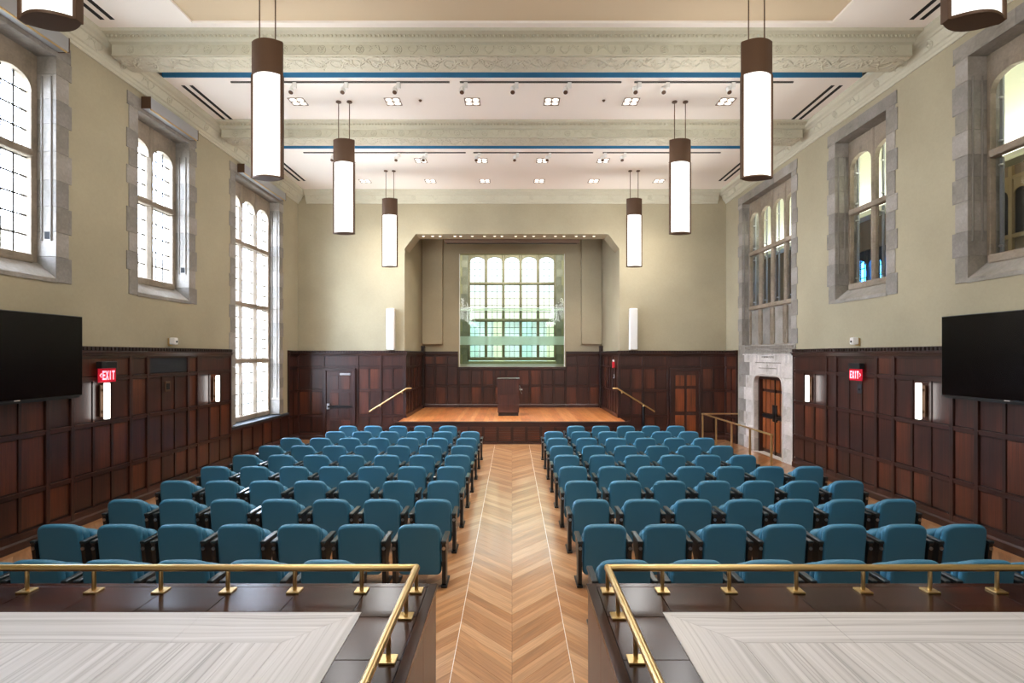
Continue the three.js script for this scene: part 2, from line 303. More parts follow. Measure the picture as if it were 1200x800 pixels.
// o: x0,x1,y0,y1 opening; n lights; transoms [y..]; glazing 'lead' | 'clear'; stone sets
function windowIn(g, o) {
  const { x0, x1, y0, y1, n, transoms, stones, trac, zf = -0.27, glazing, small } = o, fr = o.fr ?? 0.10, dep = o.dep ?? 0.17, zg = zf - dep * 0.5;
  const apex = y1 - 0.34, spring = apex - 0.26, ix0 = x0 + fr, ix1 = x1 - fr, mw = o.mw ?? 0.13, lw = (ix1 - ix0 - (n - 1) * mw) / n, bot = o.bot ?? y0 + 0.28;
  if (!o.noFrame) {
    for (const sd of [-1, 1]) {                            // quoined jambs, block by block
      let y = o.quoin0 ?? y0 - 0.12, k = sd > 0 ? 1 : 0;
      while (y < y1 + 0.05) {
        const h = Math.min(rr(0.30, 0.46), y1 + 0.0 - y < 0.5 ? y1 - y + 0.001 : 9), out = k % 2 ? 0.285 : 0.23, e = sd < 0 ? x0 : x1;
        piece('jamb_stone', e + sd * out, e, y + 0.0015, y + h - 0.0015, -0.51, 0.014, stones[k % 3 === 0 ? 0 : k % 3], g, 'y', 0.004);
        y += h; k++; if (h <= 0.002) break;
      }
    }
    const nl = Math.max(2, Math.round((x1 - x0) / 1.0)), a = x0 - 0.27, b = x1 + 0.27;
    for (let k = 0; k < nl; k++) piece('lintel_stone', a + (b - a) * k / nl + 0.001, a + (b - a) * (k + 1) / nl - 0.001, y1 + 0.002, y1 + 0.24, -0.51, 0.016, stones[k % 3], g, 'x', 0.004);
    if (!o.noSill) mk('sill', sweepX([[0.018, y0 - 0.13], [0.018, y0 - 0.07], [0.0, y0 - 0.05], [zf, y0 + 0.17], [-0.51, y0 + 0.17], [-0.51, y0 - 0.13]], x0 - 0.02, x1 + 0.02), stones[2], g);
    for (const sd of [-1, 1]) for (const zz of [-0.06, -0.20]) {     // upright roll mouldings in the reveal
      const e = sd < 0 ? x0 : x1, m = mk('roll_moulding', cyl(0.016, 0.016, y1 - y0 - 0.8, 8), stones[1], g); m.position.set(e - sd * 0.002, (y0 + y1) / 2 + 0.1, zz);
    }
  }
  // tracery
  for (const e of [[x0, ix0], [ix1, x1]]) piece('frame_stone', e[0], e[1], bot - 0.14, y1, zf - dep, zf, trac, g, 'y', 0.01);
  piece('frame_sill', ix0, ix1, bot - 0.14, bot, zf - dep, zf + 0.05, trac, g, 'x', 0.03);
  const mg = mullionGeo(mw, y1 - bot, dep + 0.04);
  for (let k = 1; k < n; k++) { const m = mk('mullion', mg, trac, g); m.position.set(ix0 + k * lw + (k - 0.5) * mw, bot, zf + 0.02); }
  for (const ty of transoms) piece('transom', ix0, ix1, ty - 0.06, ty + 0.06, zf - dep - 0.01, zf + 0.045, trac, g, 'x', 0.03);
  for (let k = 0; k < n; k++) {
    const a = ix0 + k * (lw + mw), b = a + lw, hd = mk('arch_head', archHead(a - 0.001, b + 0.001, spring, apex, y1, dep), trac, g); hd.position.z = zf - dep;
    const levels = [bot, ...transoms, apex + 0.04];
    for (let r = 0; r < levels.length - 1; r++) {
      const lo = levels[r] + (r ? 0.06 : 0), hi = levels[r + 1] - (r < levels.length - 2 ? 0.06 : 0);
      if (glazing === 'lead') {
        const nc = 3, lt = o.leadHalf ?? 0.013, nr = Math.max(2, Math.round((hi - lo) / 0.29)), pw = lw / nc, ph = (hi - lo) / nr, bars = [];
        for (let c = 1; c < nc; c++) bars.push(B(a + c * pw - lt, a + c * pw + lt, lo, hi, zg - 0.008, zg + 0.008));
        for (let q = 0; q <= nr; q++) bars.push(B(a, b, lo + q * ph - lt, lo + q * ph + lt, zg - 0.008, zg + 0.008));
        mk('lead_came', merged(bars), lead, g);
        if (small) { const p = mk('pane', paneGeo(lw, hi - lo), o.glass ?? oldGlass, g); p.position.set((a + b) / 2, (lo + hi) / 2, zg); }
        else for (let c = 0; c < nc; c++) for (let q = 0; q < nr; q++) { const p = mk('pane', paneGeo(pw, ph), o.glass ?? oldGlass, g); p.position.set(a + (c + 0.5) * pw, lo + (q + 0.5) * ph, zg); p.rotation.y = rr(-0.01, 0.01); }
      } else if (r >= (o.firstGlass ?? 0)) {
        const p = mk('glass_panel', paneGeo(lw + 0.04, hi - lo + 0.04), clearGlass, g); p.position.set((a + b) / 2, (lo + hi) / 2, zf - dep - 0.03);
        piece('edge_trim', a + 0.001, a + 0.05, lo, hi, zf - dep - 0.08, zf - dep - 0.05, greyMetal, g);
        for (const px of [a + 0.07, b - 0.07]) for (const py of [lo + 0.12, hi - (r === levels.length - 2 ? 0.38 : 0.12)]) { const s = mk('standoff_pin', cyl(0.018, 0.018, 0.05, 10), steel, g); s.rotation.x = Math.PI / 2; s.position.set(px, py, zf - dep - 0.01); }
      } else {                                             // blind stone panel
        const p = piece('blind_panel', a, b, lo, hi, zf - dep, zf - dep + 0.06, stone[k % 3], g); p.userData.label = 'blind stone tracery panel';
        for (const e of [a + 0.035, b - 0.035]) piece('panel_fillet', e - 0.012, e + 0.012, lo + 0.03, hi - 0.03, zf - dep + 0.06, zf - dep + 0.1, trac, g, 'y');
      }
    }
  }
}
const leftNames = ['two-light leaded stone window above the wall television', 'two-light leaded stone window over the bare ochre wall and vent grille', 'tall leaded stone window reaching down to the panelled sill'];
winL.forEach((w, i) => {
  const g = thing(`window_${i + 1}`, leftNames[i], 'window', LEFT.pos, LEFT.turn, null, 'structure'), tall = i === 2;
  windowIn(g, { x0: w.d[0], x1: w.d[1], y0: w.y[0], y1: w.y[1], n: tall ? 3 : 2, transoms: tall ? [2.55, 4.05, 5.66] : [5.7], stones: stone, trac: tracery, glazing: 'lead', noSill: tall, bot: tall ? 1.1 : undefined, quoin0: tall ? 0.97 : undefined });
  if (tall) { const s = piece('window_shelf', w.d[0] - 0.28, w.d[1] + 0.55, 0.88, 0.945, -0.5, 0.075, slate, g, 'x', 0.01); s.userData.label = 'dark slate window shelf'; }
  else { const v = piece('jamb_vent', w.d[1] - 0.004, w.d[1] + 0.02, 4.45, 4.56, -0.16, -0.05, black, g); v.userData.label = 'small dark vent plate'; }
  // roller shade housing
  const b = thing('shade_housing', ['grey roller shade housing above window over the television', 'grey roller shade housing above the window over the vent grille', 'grey roller shade housing above the tall window'][i], 'shade housing', LEFT.pos, LEFT.turn);
  piece('housing', w.d[0] + 0.08, w.d[1] + 0.02, 7.27, 7.48, 0.022, 0.19, greyMetal, b, 'x', 0.006);
  piece('end_cap', w.d[0] + 0.07, w.d[0] + 0.08, 7.265, 7.485, 0.018, 0.195, bronze, b); piece('end_cap', w.d[1] + 0.02, w.d[1] + 0.03, 7.265, 7.485, 0.018, 0.195, bronze, b);
  piece('hem_bar', w.d[0] + 0.1, w.d[1], 7.25, 7.27, 0.16, 0.18, brassDull, b, 'x');
});
const rightNames = ['two-light stone window with clear glass beside the wall television', 'two-light stone window with clear glass and blue panes beyond', 'tall four-light stone window above the inscribed doorway'];
winR.forEach((w, i) => {
  const g = thing(`window_${i + 4}`, rightNames[i], 'window', RIGHT.pos, RIGHT.turn, null, 'structure'), tall = i === 2, [a, b] = span(RIGHT, ...w.d);
  windowIn(g, { x0: a, x1: b, y0: tall ? 3.02 : w.y[0], y1: w.y[1], n: tall ? 4 : 2, transoms: tall ? [4.08, 5.68] : [5.7], stones: stone, trac: tracery, glazing: 'clear', noSill: tall, firstGlass: tall ? 1 : 0, bot: tall ? 3.0 : undefined, quoin0: tall ? 2.98 : undefined, zf: tall ? -0.2 : -0.27, dep: 0.09, fr: 0.06, mw: 0.11 });
});

// ------------------------------------------------------------------ stone doorway (right wall)
{
  const g = thing('door_surround', 'pale stone door surround with incised inscription and carved band', 'door surround', RIGHT.pos, RIGHT.turn, null, 'structure');
  const D0 = 12.82, D1 = 16.05, O0 = 13.42, O1 = 14.96, TOP = 2.12;
  const P = (n, d0, d1, y0, y1, z0, z1, m, r = 0.004) => piece(n, -d1, -d0, y0, y1, z0, z1, m, g, 'y', r);
  let k = 0;
  for (let y = 0; y < 2.1; y += 0.3533) {
    const h = 0.3533, c = D1 - 0.42 - (k % 2 ? 0.12 : 0);
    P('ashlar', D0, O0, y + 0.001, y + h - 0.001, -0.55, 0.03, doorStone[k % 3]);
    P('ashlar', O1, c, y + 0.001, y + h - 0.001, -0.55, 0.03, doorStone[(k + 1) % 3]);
    P('ashlar', c + 0.002, D1, y + 0.001, y + h - 0.001, -0.55, 0.012, stone[(k + 1) % 3]);
    k++;
  }
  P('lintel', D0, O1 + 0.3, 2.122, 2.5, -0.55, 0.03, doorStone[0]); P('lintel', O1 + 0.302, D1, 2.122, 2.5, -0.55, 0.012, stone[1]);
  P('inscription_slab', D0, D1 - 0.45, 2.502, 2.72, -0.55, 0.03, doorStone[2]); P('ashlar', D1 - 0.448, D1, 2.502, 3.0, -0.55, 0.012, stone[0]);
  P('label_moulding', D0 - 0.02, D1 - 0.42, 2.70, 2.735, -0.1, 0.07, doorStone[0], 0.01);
  P('carved_band', D0, D1 - 0.45, 2.737, 2.98, -0.55, 0.02, stone[2]);
  const teeth = []; for (let d = D0 + 0.05; d < D1 - 0.5; d += 0.085) { teeth.push(B(-d - 0.04, -d, 2.87, 2.95, 0.018, 0.055)); teeth.push(B(-d - 0.065, -d - 0.02, 2.78, 2.84, 0.018, 0.05)); }
  mk('dentil_row', merged(teeth), stone[2], g).userData.kind = 'stuff';
  for (const s of [-1, 1]) {                               // rounded upper corners of the opening
    const e = s < 0 ? -O1 : -O0, sh = new THREE.Shape(); sh.moveTo(e, TOP + 0.002); sh.lineTo(e - s * 0.2, TOP + 0.002); sh.quadraticCurveTo(e, TOP + 0.002, e, TOP - 0.2); sh.closePath();
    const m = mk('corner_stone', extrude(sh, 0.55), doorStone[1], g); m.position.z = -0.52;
  }
  const arch = new THREE.CatmullRomCurve3([[-O1 - 0.03, 0], [-O1 - 0.03, 1.2], [-O1 - 0.03, TOP - 0.2], [-O1 + 0.03, TOP - 0.04], [-O1 + 0.18, TOP + 0.03], [-(O0 + O1) / 2, TOP + 0.03], [-O0 - 0.18, TOP + 0.03], [-O0 - 0.03, TOP - 0.04], [-O0 + 0.03, TOP - 0.2], [-O0 + 0.03, 1.2], [-O0 + 0.03, 0]].map(([x, y]) => new THREE.Vector3(x, y, 0.03)), false, 'centripetal');
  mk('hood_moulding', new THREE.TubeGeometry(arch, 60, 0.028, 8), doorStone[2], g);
  // incised lines of lettering: too worn to read, cut as strokes
  const mark = std(0x7b736b, { roughness: 0.9 });
  for (const [y, h, half, st] of [[2.625, 0.05, 0.33, 0.03], [2.485, 0.024, 0.72, 0.022], [2.335, 0.024, 0.5, 0.02]]) {
    const l = []; for (let x = -half; x < half; x += st) { l.push(B(x, x + st * 0.3, y, y + h, 0, 0.004)); if (rnd() > 0.35) l.push(B(x, x + st * 0.8, rnd() > 0.5 ? y : y + h - h * 0.2, (rnd() > 0.5 ? y : y + h - h * 0.2) + h * 0.2, 0, 0.004)); }
    const m = mk('incised_lettering', merged(l), mark, g); m.position.set(-(O0 + O1) / 2, 0, 0.0285); m.userData.label = 'incised line of worn lettering';
  }
  piece('incised_lettering', -(O0 + O1) / 2 - 0.015, -(O0 + O1) / 2 + 0.015, 2.405, 2.435, 0.0285, 0.0325, mark, g).userData.label = 'small incised lozenge';
  piece('threshold', -O1, -O0, -0.1, 0.004, -0.6, 0.03, doorStone[1], g, 'x'); piece('added_rear_closure', -O1 - 0.1, -O0 + 0.1, -0.1, 2.4, -0.7, -0.55, woodDark, g);  // closure box added behind the door to stop sky light leaking in
  // the double door
  const dg = thing('door_3', 'double oak door with black iron straps in the stone doorway', 'door', [XW, 0, 0], RIGHT.turn, null, 'structure'), zc = -0.2;
  const orange = [wood[5].clone(), wood[2].clone()]; orange[0].color.set(0xb0602c); orange[1].color.set(0xa0531f);
  for (const s of [0, 1]) {
    const a = s ? -O1 + 0.77 : -O1, b = s ? -O0 : -O1 + 0.765, leaf = piece('leaf', a, b, 0.01, TOP, zc - 0.05, zc, woodFrame, dg);
    const w = (b - a) / 3;
    for (let c = 0; c < 3; c++) for (const [y0, y1] of [[0.1, 0.95], [1.1, 1.68], [1.76, 2.05]]) { const p = piece('door_panel', (c - 1) * w - w * 0.4, (c - 1) * w + w * 0.4, y0 - TOP / 2, y1 - TOP / 2, 0.025, 0.045, orange[(c + s) % 2], leaf, 'y', 0.006); }
    piece('iron_strap', -(b - a) / 2 + 0.02, (b - a) / 2 - 0.02, 0.98 - TOP / 2, 1.06 - TOP / 2, 0.03, 0.075, blackMetal, leaf, 'x', 0.01);
    piece('lock_plate', s ? -(b - a) / 2 + 0.02 : (b - a) / 2 - 0.12, s ? -(b - a) / 2 + 0.12 : (b - a) / 2 - 0.02, 0.9 - TOP / 2, 1.35 - TOP / 2, 0.03, 0.07, blackMetal, leaf, 'y', 0.01);
  }
  for (const e of [[-O1 - 0.01, -O1 + 0.07], [-O0 - 0.07, -O0 + 0.01]]) piece('frame', e[0], e[1], 0, TOP, zc - 0.06, zc + 0.12, woodFrame, dg); piece('frame', -O1, -O0, TOP - 0.08, TOP, zc - 0.06, zc + 0.12, woodFrame, dg, 'x');
  piece('astragal', -O1 + 0.745, -O1 + 0.79, 0.01, TOP, zc, zc + 0.03, blackMetal, dg);
}

// ------------------------------------------------------------------ wood panelling
const crownProfile = [[0, 2.69], [0.07, 2.69], [0.085, 2.71], [0.085, 2.725], [0.1, 2.74], [0.115, 2.745], [0.115, 2.765], [0.06, 2.77], [0.06, 2.845], [0, 2.845]];
function wainscot(g, bays, o = {}) {
  const R = o.rails ?? [0.24, 0.76, 1.57, 2.31, 2.69], top = R[R.length - 1], y0 = o.base ?? 0, tones = o.tones ?? wood, frieze = o.frieze ?? true, rh = 0.035;
  const xa = bays[0][0], xb = bays[bays.length - 1][1];
  piece('backing_board', xa, xb, y0, top + 0.02, 0.001, 0.02, woodDark, g);
  const rail = (y, a, b, hgt = 0.07) => mk('rail', merged([B(a, b, y - hgt / 2, y + hgt / 2, 0.02, 0.052, 'x'), B(a, b, y + hgt / 2 - 0.022, y + hgt / 2 - 0.004, 0.05, 0.068, 'x')]), woodFrame, g);
  if (o.skirt !== false) { mk('skirting', sweepX([[0.02, y0], [0.075, y0], [0.075, y0 + 0.1], [0.06, y0 + 0.13], [0.055, R[0] - 0.02], [0.02, R[0] - 0.02]], xa, xb), woodDark.clone(), g).material = woodFrame; }
  for (const [a, b, nc, opt = {}] of bays) {
    const w = b - a;
    for (let r = 0; r < R.length - 1; r++) {
      const lo = R[r] + (r || o.skirt === false ? rh : 0.0), hi = R[r + 1] - rh, top1 = frieze && r === R.length - 2, n = top1 ? 1 : nc;
      if (!(opt.open && r >= opt.open)) for (let c = 0; c < n; c++) {
        const p0 = a + 0.03 + (w - 0.06) * c / n, p1 = a + 0.03 + (w - 0.06) * (c + 1) / n, in0 = c ? 0.03 : 0.012, in1 = c < n - 1 ? 0.03 : 0.012;
        const mt = opt.tone && !top1 && r === 0 ? tones[opt.tone] : tones[Math.floor(rnd() * tones.length)];
        piece('panel', p0 + in0, p1 - in1, lo + 0.012, hi - 0.012, 0.02, 0.032, top1 && opt.grille ? slate : mt, g, 'y', 0.006);
        if (c) piece('muntin', p0 - 0.024, p0 + 0.024, lo, hi, 0.02, 0.046, woodFrame, g);
      }
      if (top1 && opt.grille) for (let k = 0; k < 9; k++) piece('grille_slat', a + 0.05, b - 0.05, lo + 0.03 + k * 0.03, lo + 0.042 + k * 0.03, 0.03, 0.05, slate, g, 'x');
      if (r || o.skirt === false) rail(R[r], a + 0.03, b - 0.03);
    }
    rail(top - 0.01, a + 0.03, b - 0.03, 0.06);
  }
  const ed = [xa, ...bays.map((b) => b[1])];
  ed.forEach((x, i) => piece('stile', i === 0 ? x : x - 0.035, i === ed.length - 1 ? x : x + 0.035, y0, top + 0.02, 0.02, 0.062, woodFrame, g, 'y', 0.006));
  if (o.crown !== false) {
    const dy = top - 2.69;
    mk('crown_moulding', sweepX(crownProfile.map(([z, y]) => [z, y + dy]), xa, xb), woodFrame, g);
    const teeth = []; for (let x = xa + 0.02; x < xb - 0.03; x += 0.085) teeth.push(B(x, x + 0.05, 2.78 + dy, 2.835 + dy, 0.058, 0.085));
    mk('dentil_row', merged(teeth), woodDark, g).userData.kind = 'stuff';
  }
}
const bounds = [12.87, 11.51, 11.17, 9.93, 9.48, 8.22, 7.78, 6.52, 6.08, 4.82, 4.38];
function sideBays(S, last) {
  const b = [];
  for (let i = 0; i < bounds.length - 1; i++) { const [a, c] = span(S, bounds[i + 1], bounds[i]); b.push([a, c, i % 2 ? 1 : 3, { grille: S === LEFT && i === 2, tone: i % 2 ? 5 : undefined }]); }
  return b.sort((p, q) => p[0] - q[0]);
}
{
  const l = thing('trim_4', 'tall dark wood panelling under the ochre wall', 'panelling', LEFT.pos, LEFT.turn, null, 'structure'); wainscot(l, sideBays(LEFT));
  const lb = thing('trim_5', 'low dark wood panelling below the tall window shelf', 'panelling', LEFT.pos, LEFT.turn, null, 'structure');
  wainscot(lb, [0, 1, 2, 3, 4, 5].map((k) => [12.87 + k * 0.555, 12.87 + (k + 1) * 0.555, 1]), { rails: [0.24, 0.86], frieze: false, crown: false });
  const lc = thing('trim_6', 'narrow dark panelling strip between tall window and the end wall', 'panelling', LEFT.pos, LEFT.turn, null, 'structure'); wainscot(lc, [[16.2, 16.93, 2]]);
  const r = thing('trim_7', 'tall dark wood panelling beside the stone doorway', 'panelling', RIGHT.pos, RIGHT.turn, null, 'structure'); wainscot(r, sideBays(RIGHT));
  const rc = thing('trim_8', 'narrow orange-toned panelling strip between stone doorway and end wall', 'panelling', RIGHT.pos, RIGHT.turn, null, 'structure'); wainscot(rc, [[-16.93, -16.1, 2]], { tones: [wood[2], wood[5], wood[2]] });
  const bl = thing('trim_9', 'dark end-wall panelling around the push-bar door', 'panelling', [0, 0, -DB], 0, null, 'structure');
  wainscot(bl, [[-6.85, -6.05, 2], [-6.05, -4.95, 1, { open: 0 }], [-4.95, -4.2, 2], [-4.2, -NX, 2]].map((b) => b), { tones: wood });
  const br = thing('trim_10', 'dark end-wall panelling around the six-panel door', 'panelling', [0, 0, -DB], 0, null, 'structure');
  wainscot(br, [[NX, 4.2, 2], [4.2, 5.0, 2], [5.0, 6.08, 1], [6.08, 6.85, 2]], { tones: wood });
  // stage recess
  const nl = thing('trim_11', 'dark panelling on the stage recess side near the push-bar door', 'panelling', [-NX, 0, 0], Math.PI / 2, null, 'structure'); wainscot(nl, [[16.93, 17.9, 2], [17.9, 18.75, 2], [18.75, 19.6, 2], [19.6, 20.3, 2]], { rails: [0.78, 1.52, 2.31, 2.69], base: 0.69, tones: wood });
  const nr = thing('trim_12', 'dark panelling on the stage recess side with the red alarm', 'panelling', [NX, 0, 0], -Math.PI / 2, null, 'structure'); wainscot(nr, [[-20.3, -19.6, 2], [-19.6, -18.75, 2], [-18.75, -17.9, 2], [-17.9, -16.93, 2]], { rails: [0.78, 1.52, 2.31, 2.69], base: 0.69, tones: wood });
  const nc = thing('trim_13', 'low dark panelling below the stage window', 'panelling', [0, 0, -NB], 0, null, 'structure');
  wainscot(nc, [0, 1, 2, 3, 4, 5, 6, 7, 8].map((k) => [-2.06 + k * 0.4578, -2.06 + (k + 1) * 0.4578, 1]), { rails: [0.78, 1.52, 2.16], base: 0.69, frieze: false, crown: false, tones: wood });
  piece('window_cap', -2.08, 2.08, 2.17, 2.25, 0, 0.09, woodFrame, nc, 'x', 0.01);
  for (const s of [-1, 1]) {
    const ns = thing(s < 0 ? 'trim_14' : 'trim_15', s < 0 ? 'tall dark panelling between stage window and the plain recess corner' : 'tall dark panelling between stage window and the alarm-side recess corner', 'panelling', [0, 0, -NB], 0, null, 'structure');
    const e = [2.07, 2.52, 2.97, 3.38], bays = [0, 1, 2].map((k) => [e[k], e[k + 1], 1]); wainscot(ns, s > 0 ? bays : bays.map(([a, b, n]) => [-b, -a, n]).sort((p, q) => p[0] - q[0]), { rails: [0.78, 1.52, 2.31, 2.69], base: 0.69, tones: wood });
    const post = thing('corner_post', s < 0 ? 'dark wooden corner post of the stage recess, handrail-bracket side' : 'dark wooden corner post of the stage recess, alarm side', 'post', [s * (NX - 0.02), 0.69, -NB + 0.25], 0, null, 'structure');
    piece('shaft', -0.09, 0.09, 0, 2.28, -0.09, 0.09, woodDark, post, 'y', 0.01); piece('cap', -0.11, 0.11, 2.28, 2.36, -0.11, 0.11, woodDark, post, 'y', 0.015);
  }
}
// doors of the end wall
function endDoor(name, x0, x1, label, push) {
  const g = thing(name, label, 'door', [0, 0, -DB], 0, null, 'structure'), top = 2.2, z = 0.07;
  const orange = push ? wood : [0x9c5226, 0xa65a2c, 0x8f4a22].map((c, i) => { const m = wood[i].clone(); m.color.set(c); return m; });
  for (const e of [[x0 - 0.06, x0 + 0.02], [x1 - 0.02, x1 + 0.06]]) piece('jamb', e[0], e[1], 0, top + 0.06, 0.03, 0.13, woodFrame, g, 'y', 0.01);
  piece('head', x0 - 0.06, x1 + 0.06, top, top + 0.08, 0.03, 0.135, woodFrame, g, 'x', 0.01);
  const leaf = piece('leaf', x0 + 0.02, x1 - 0.02, 0.01, top, 0.06, z + 0.02, woodFrame, g), cx = (x0 + x1) / 2, cy = (top + 0.01) / 2, w = x1 - x0 - 0.04;
  for (const [y0, y1] of push ? [[0.12, 0.62], [0.7, 0.98], [1.1, 1.5], [1.6, 2.05]] : [[0.14, 0.78], [0.9, 1.62], [1.72, 2.06]])
    for (const s of [-1, 1]) piece('door_panel', s > 0 ? 0.04 : -w / 2 + 0.1, s > 0 ? w / 2 - 0.1 : -0.04, y0 - cy, y1 - cy, 0.005, 0.028, orange[Math.floor(rnd() * orange.length)], leaf, 'y', 0.008);
  if (push) {
    const bar = piece('push_bar', -w / 2 + 0.06, w / 2 - 0.02, 1.03 - cy, 1.09 - cy, 0.06, 0.11, blackMetal, leaf, 'x', 0.012);
    piece('latch_case', -w / 2 + 0.03, -w / 2 + 0.12, 0.98 - cy, 1.16 - cy, 0.02, 0.1, steel, leaf, 'y', 0.01);
    piece('door_closer', 0.02, 0.36, 2.06 - cy, 2.13 - cy, 0.02, 0.09, steel, leaf, 'x', 0.01);
  }
}
endDoor('door_1', -5.95, -5.06, 'dark panelled door with black push bar and closer', true);
endDoor('door_2', 5.1, 5.99, 'dark door with six orange wood panels', false);

// ------------------------------------------------------------------ floor
{
  const g = thing('floor', 'honey oak floor laid in chevrons', 'floor', [0, 0, 0], 0, null, 'structure');
  piece('subfloor', -XW, XW, -0.2, -0.022, -17, -REAR, woodDark, g);
  const SW = 0.515, P = 0.172, SL = 0.57, gap = 0.0012;
  function plankGeo(dir) {                                  // local: x 0..SW, depth dir*SL*x/SW + 0..P
    const at = (x, t) => [x, -(t + (dir > 0 ? SL * x / SW : SL * (1 - x / SW)))], x0 = gap, x1 = SW - gap, t0 = gap, t1 = P - gap;
    const c = [at(x0, t0), at(x1, t0), at(x1, t1), at(x0, t1)], pos = [], uv = [];
    const L = Math.hypot(SW, SL), q = (a, b, cc, d, ua) => { for (const [v, u] of [[a, ua[0]], [b, ua[1]], [cc, ua[2]], [a, ua[0]], [cc, ua[2]], [d, ua[3]]]) { pos.push(...v); uv.push(...u); } };
    const T = (k, y) => [c[k][0], y, c[k][1]], wd = P * SW / L;
    q(T(0, 0), T(1, 0), T(2, 0), T(3, 0), [[0, 0], [0, L], [wd, L], [wd, 0]]);
    for (let k = 0; k < 4; k++) { const n = (k + 1) % 4; q(T(k, -0.02), T(n, -0.02), T(n, 0), T(k, 0), [[0, 0], [0.1, 0], [0.1, 0.02], [0, 0.02]]); }
    const b = new THREE.BufferGeometry(); b.setAttribute('position', new THREE.Float32BufferAttribute(pos, 3)); b.setAttribute('uv', new THREE.Float32BufferAttribute(uv, 2)); b.computeVertexNormals();
    return b;
  }
  const geos = { 1: plankGeo(1), '-1': plankGeo(-1) }, rest = [], aisle0 = 4.05, count = { n: 0 };
  for (let k = -13; k < 13; k++) {
    const dir = (k >= 0 ? k : -k - 1) % 2 === 0 ? (k >= 0 ? 1 : -1) : (k >= 0 ? -1 : 1);
    for (let t = 1.2; t < 16.6; t += P) {
      const tone = Math.floor(rnd() * 6);
      if (k >= -2 && k < 2 && t > aisle0 && t < 15.9 && count.n < 296) {
        const m = mk('plank', geos[dir], oak[tone], g); m.position.set(k * SW, rr(0, 0.0006), -t); count.n++;
      } else {
        const q = geos[dir].clone(); q.translate(k * SW, 0, -t);
        const c = new THREE.Color(oakTones[tone]), a = new Float32Array(q.attributes.position.count * 3); for (let i = 0; i < a.length; i += 3) { a[i] = c.r; a[i + 1] = c.g; a[i + 2] = c.b; }
        const ou = rnd(), ov = rnd(), u = q.attributes.uv; for (let i = 0; i < u.count; i++) u.setXY(i, u.getX(i) + ou, u.getY(i) + ov);
        q.setAttribute('color', new THREE.BufferAttribute(a, 3)); rest.push(q);
      }
    }
  }
  const m = mk('plank_field', merged(rest), oakField, g); m.userData.kind = 'stuff';
  for (const s of [-1, 1]) piece('inlay_strip', s * SW - 0.003, s * SW + 0.003, -0.02, 0.0012, -15.9, -1.2, whitePlastic, g, 'z').userData.label = 'thin pale inlay line';
  for (const s of [-1, 1]) piece('border_board', s * (13 * SW), s * XW, -0.02, 0, -17, -1.2, oak[1], g, 'z').userData.label = 'oak border board along the wall';
  piece('border_board', -13 * SW, 13 * SW, -0.03, -0.004, -17, -15.5, oak[2], g, 'x');
}

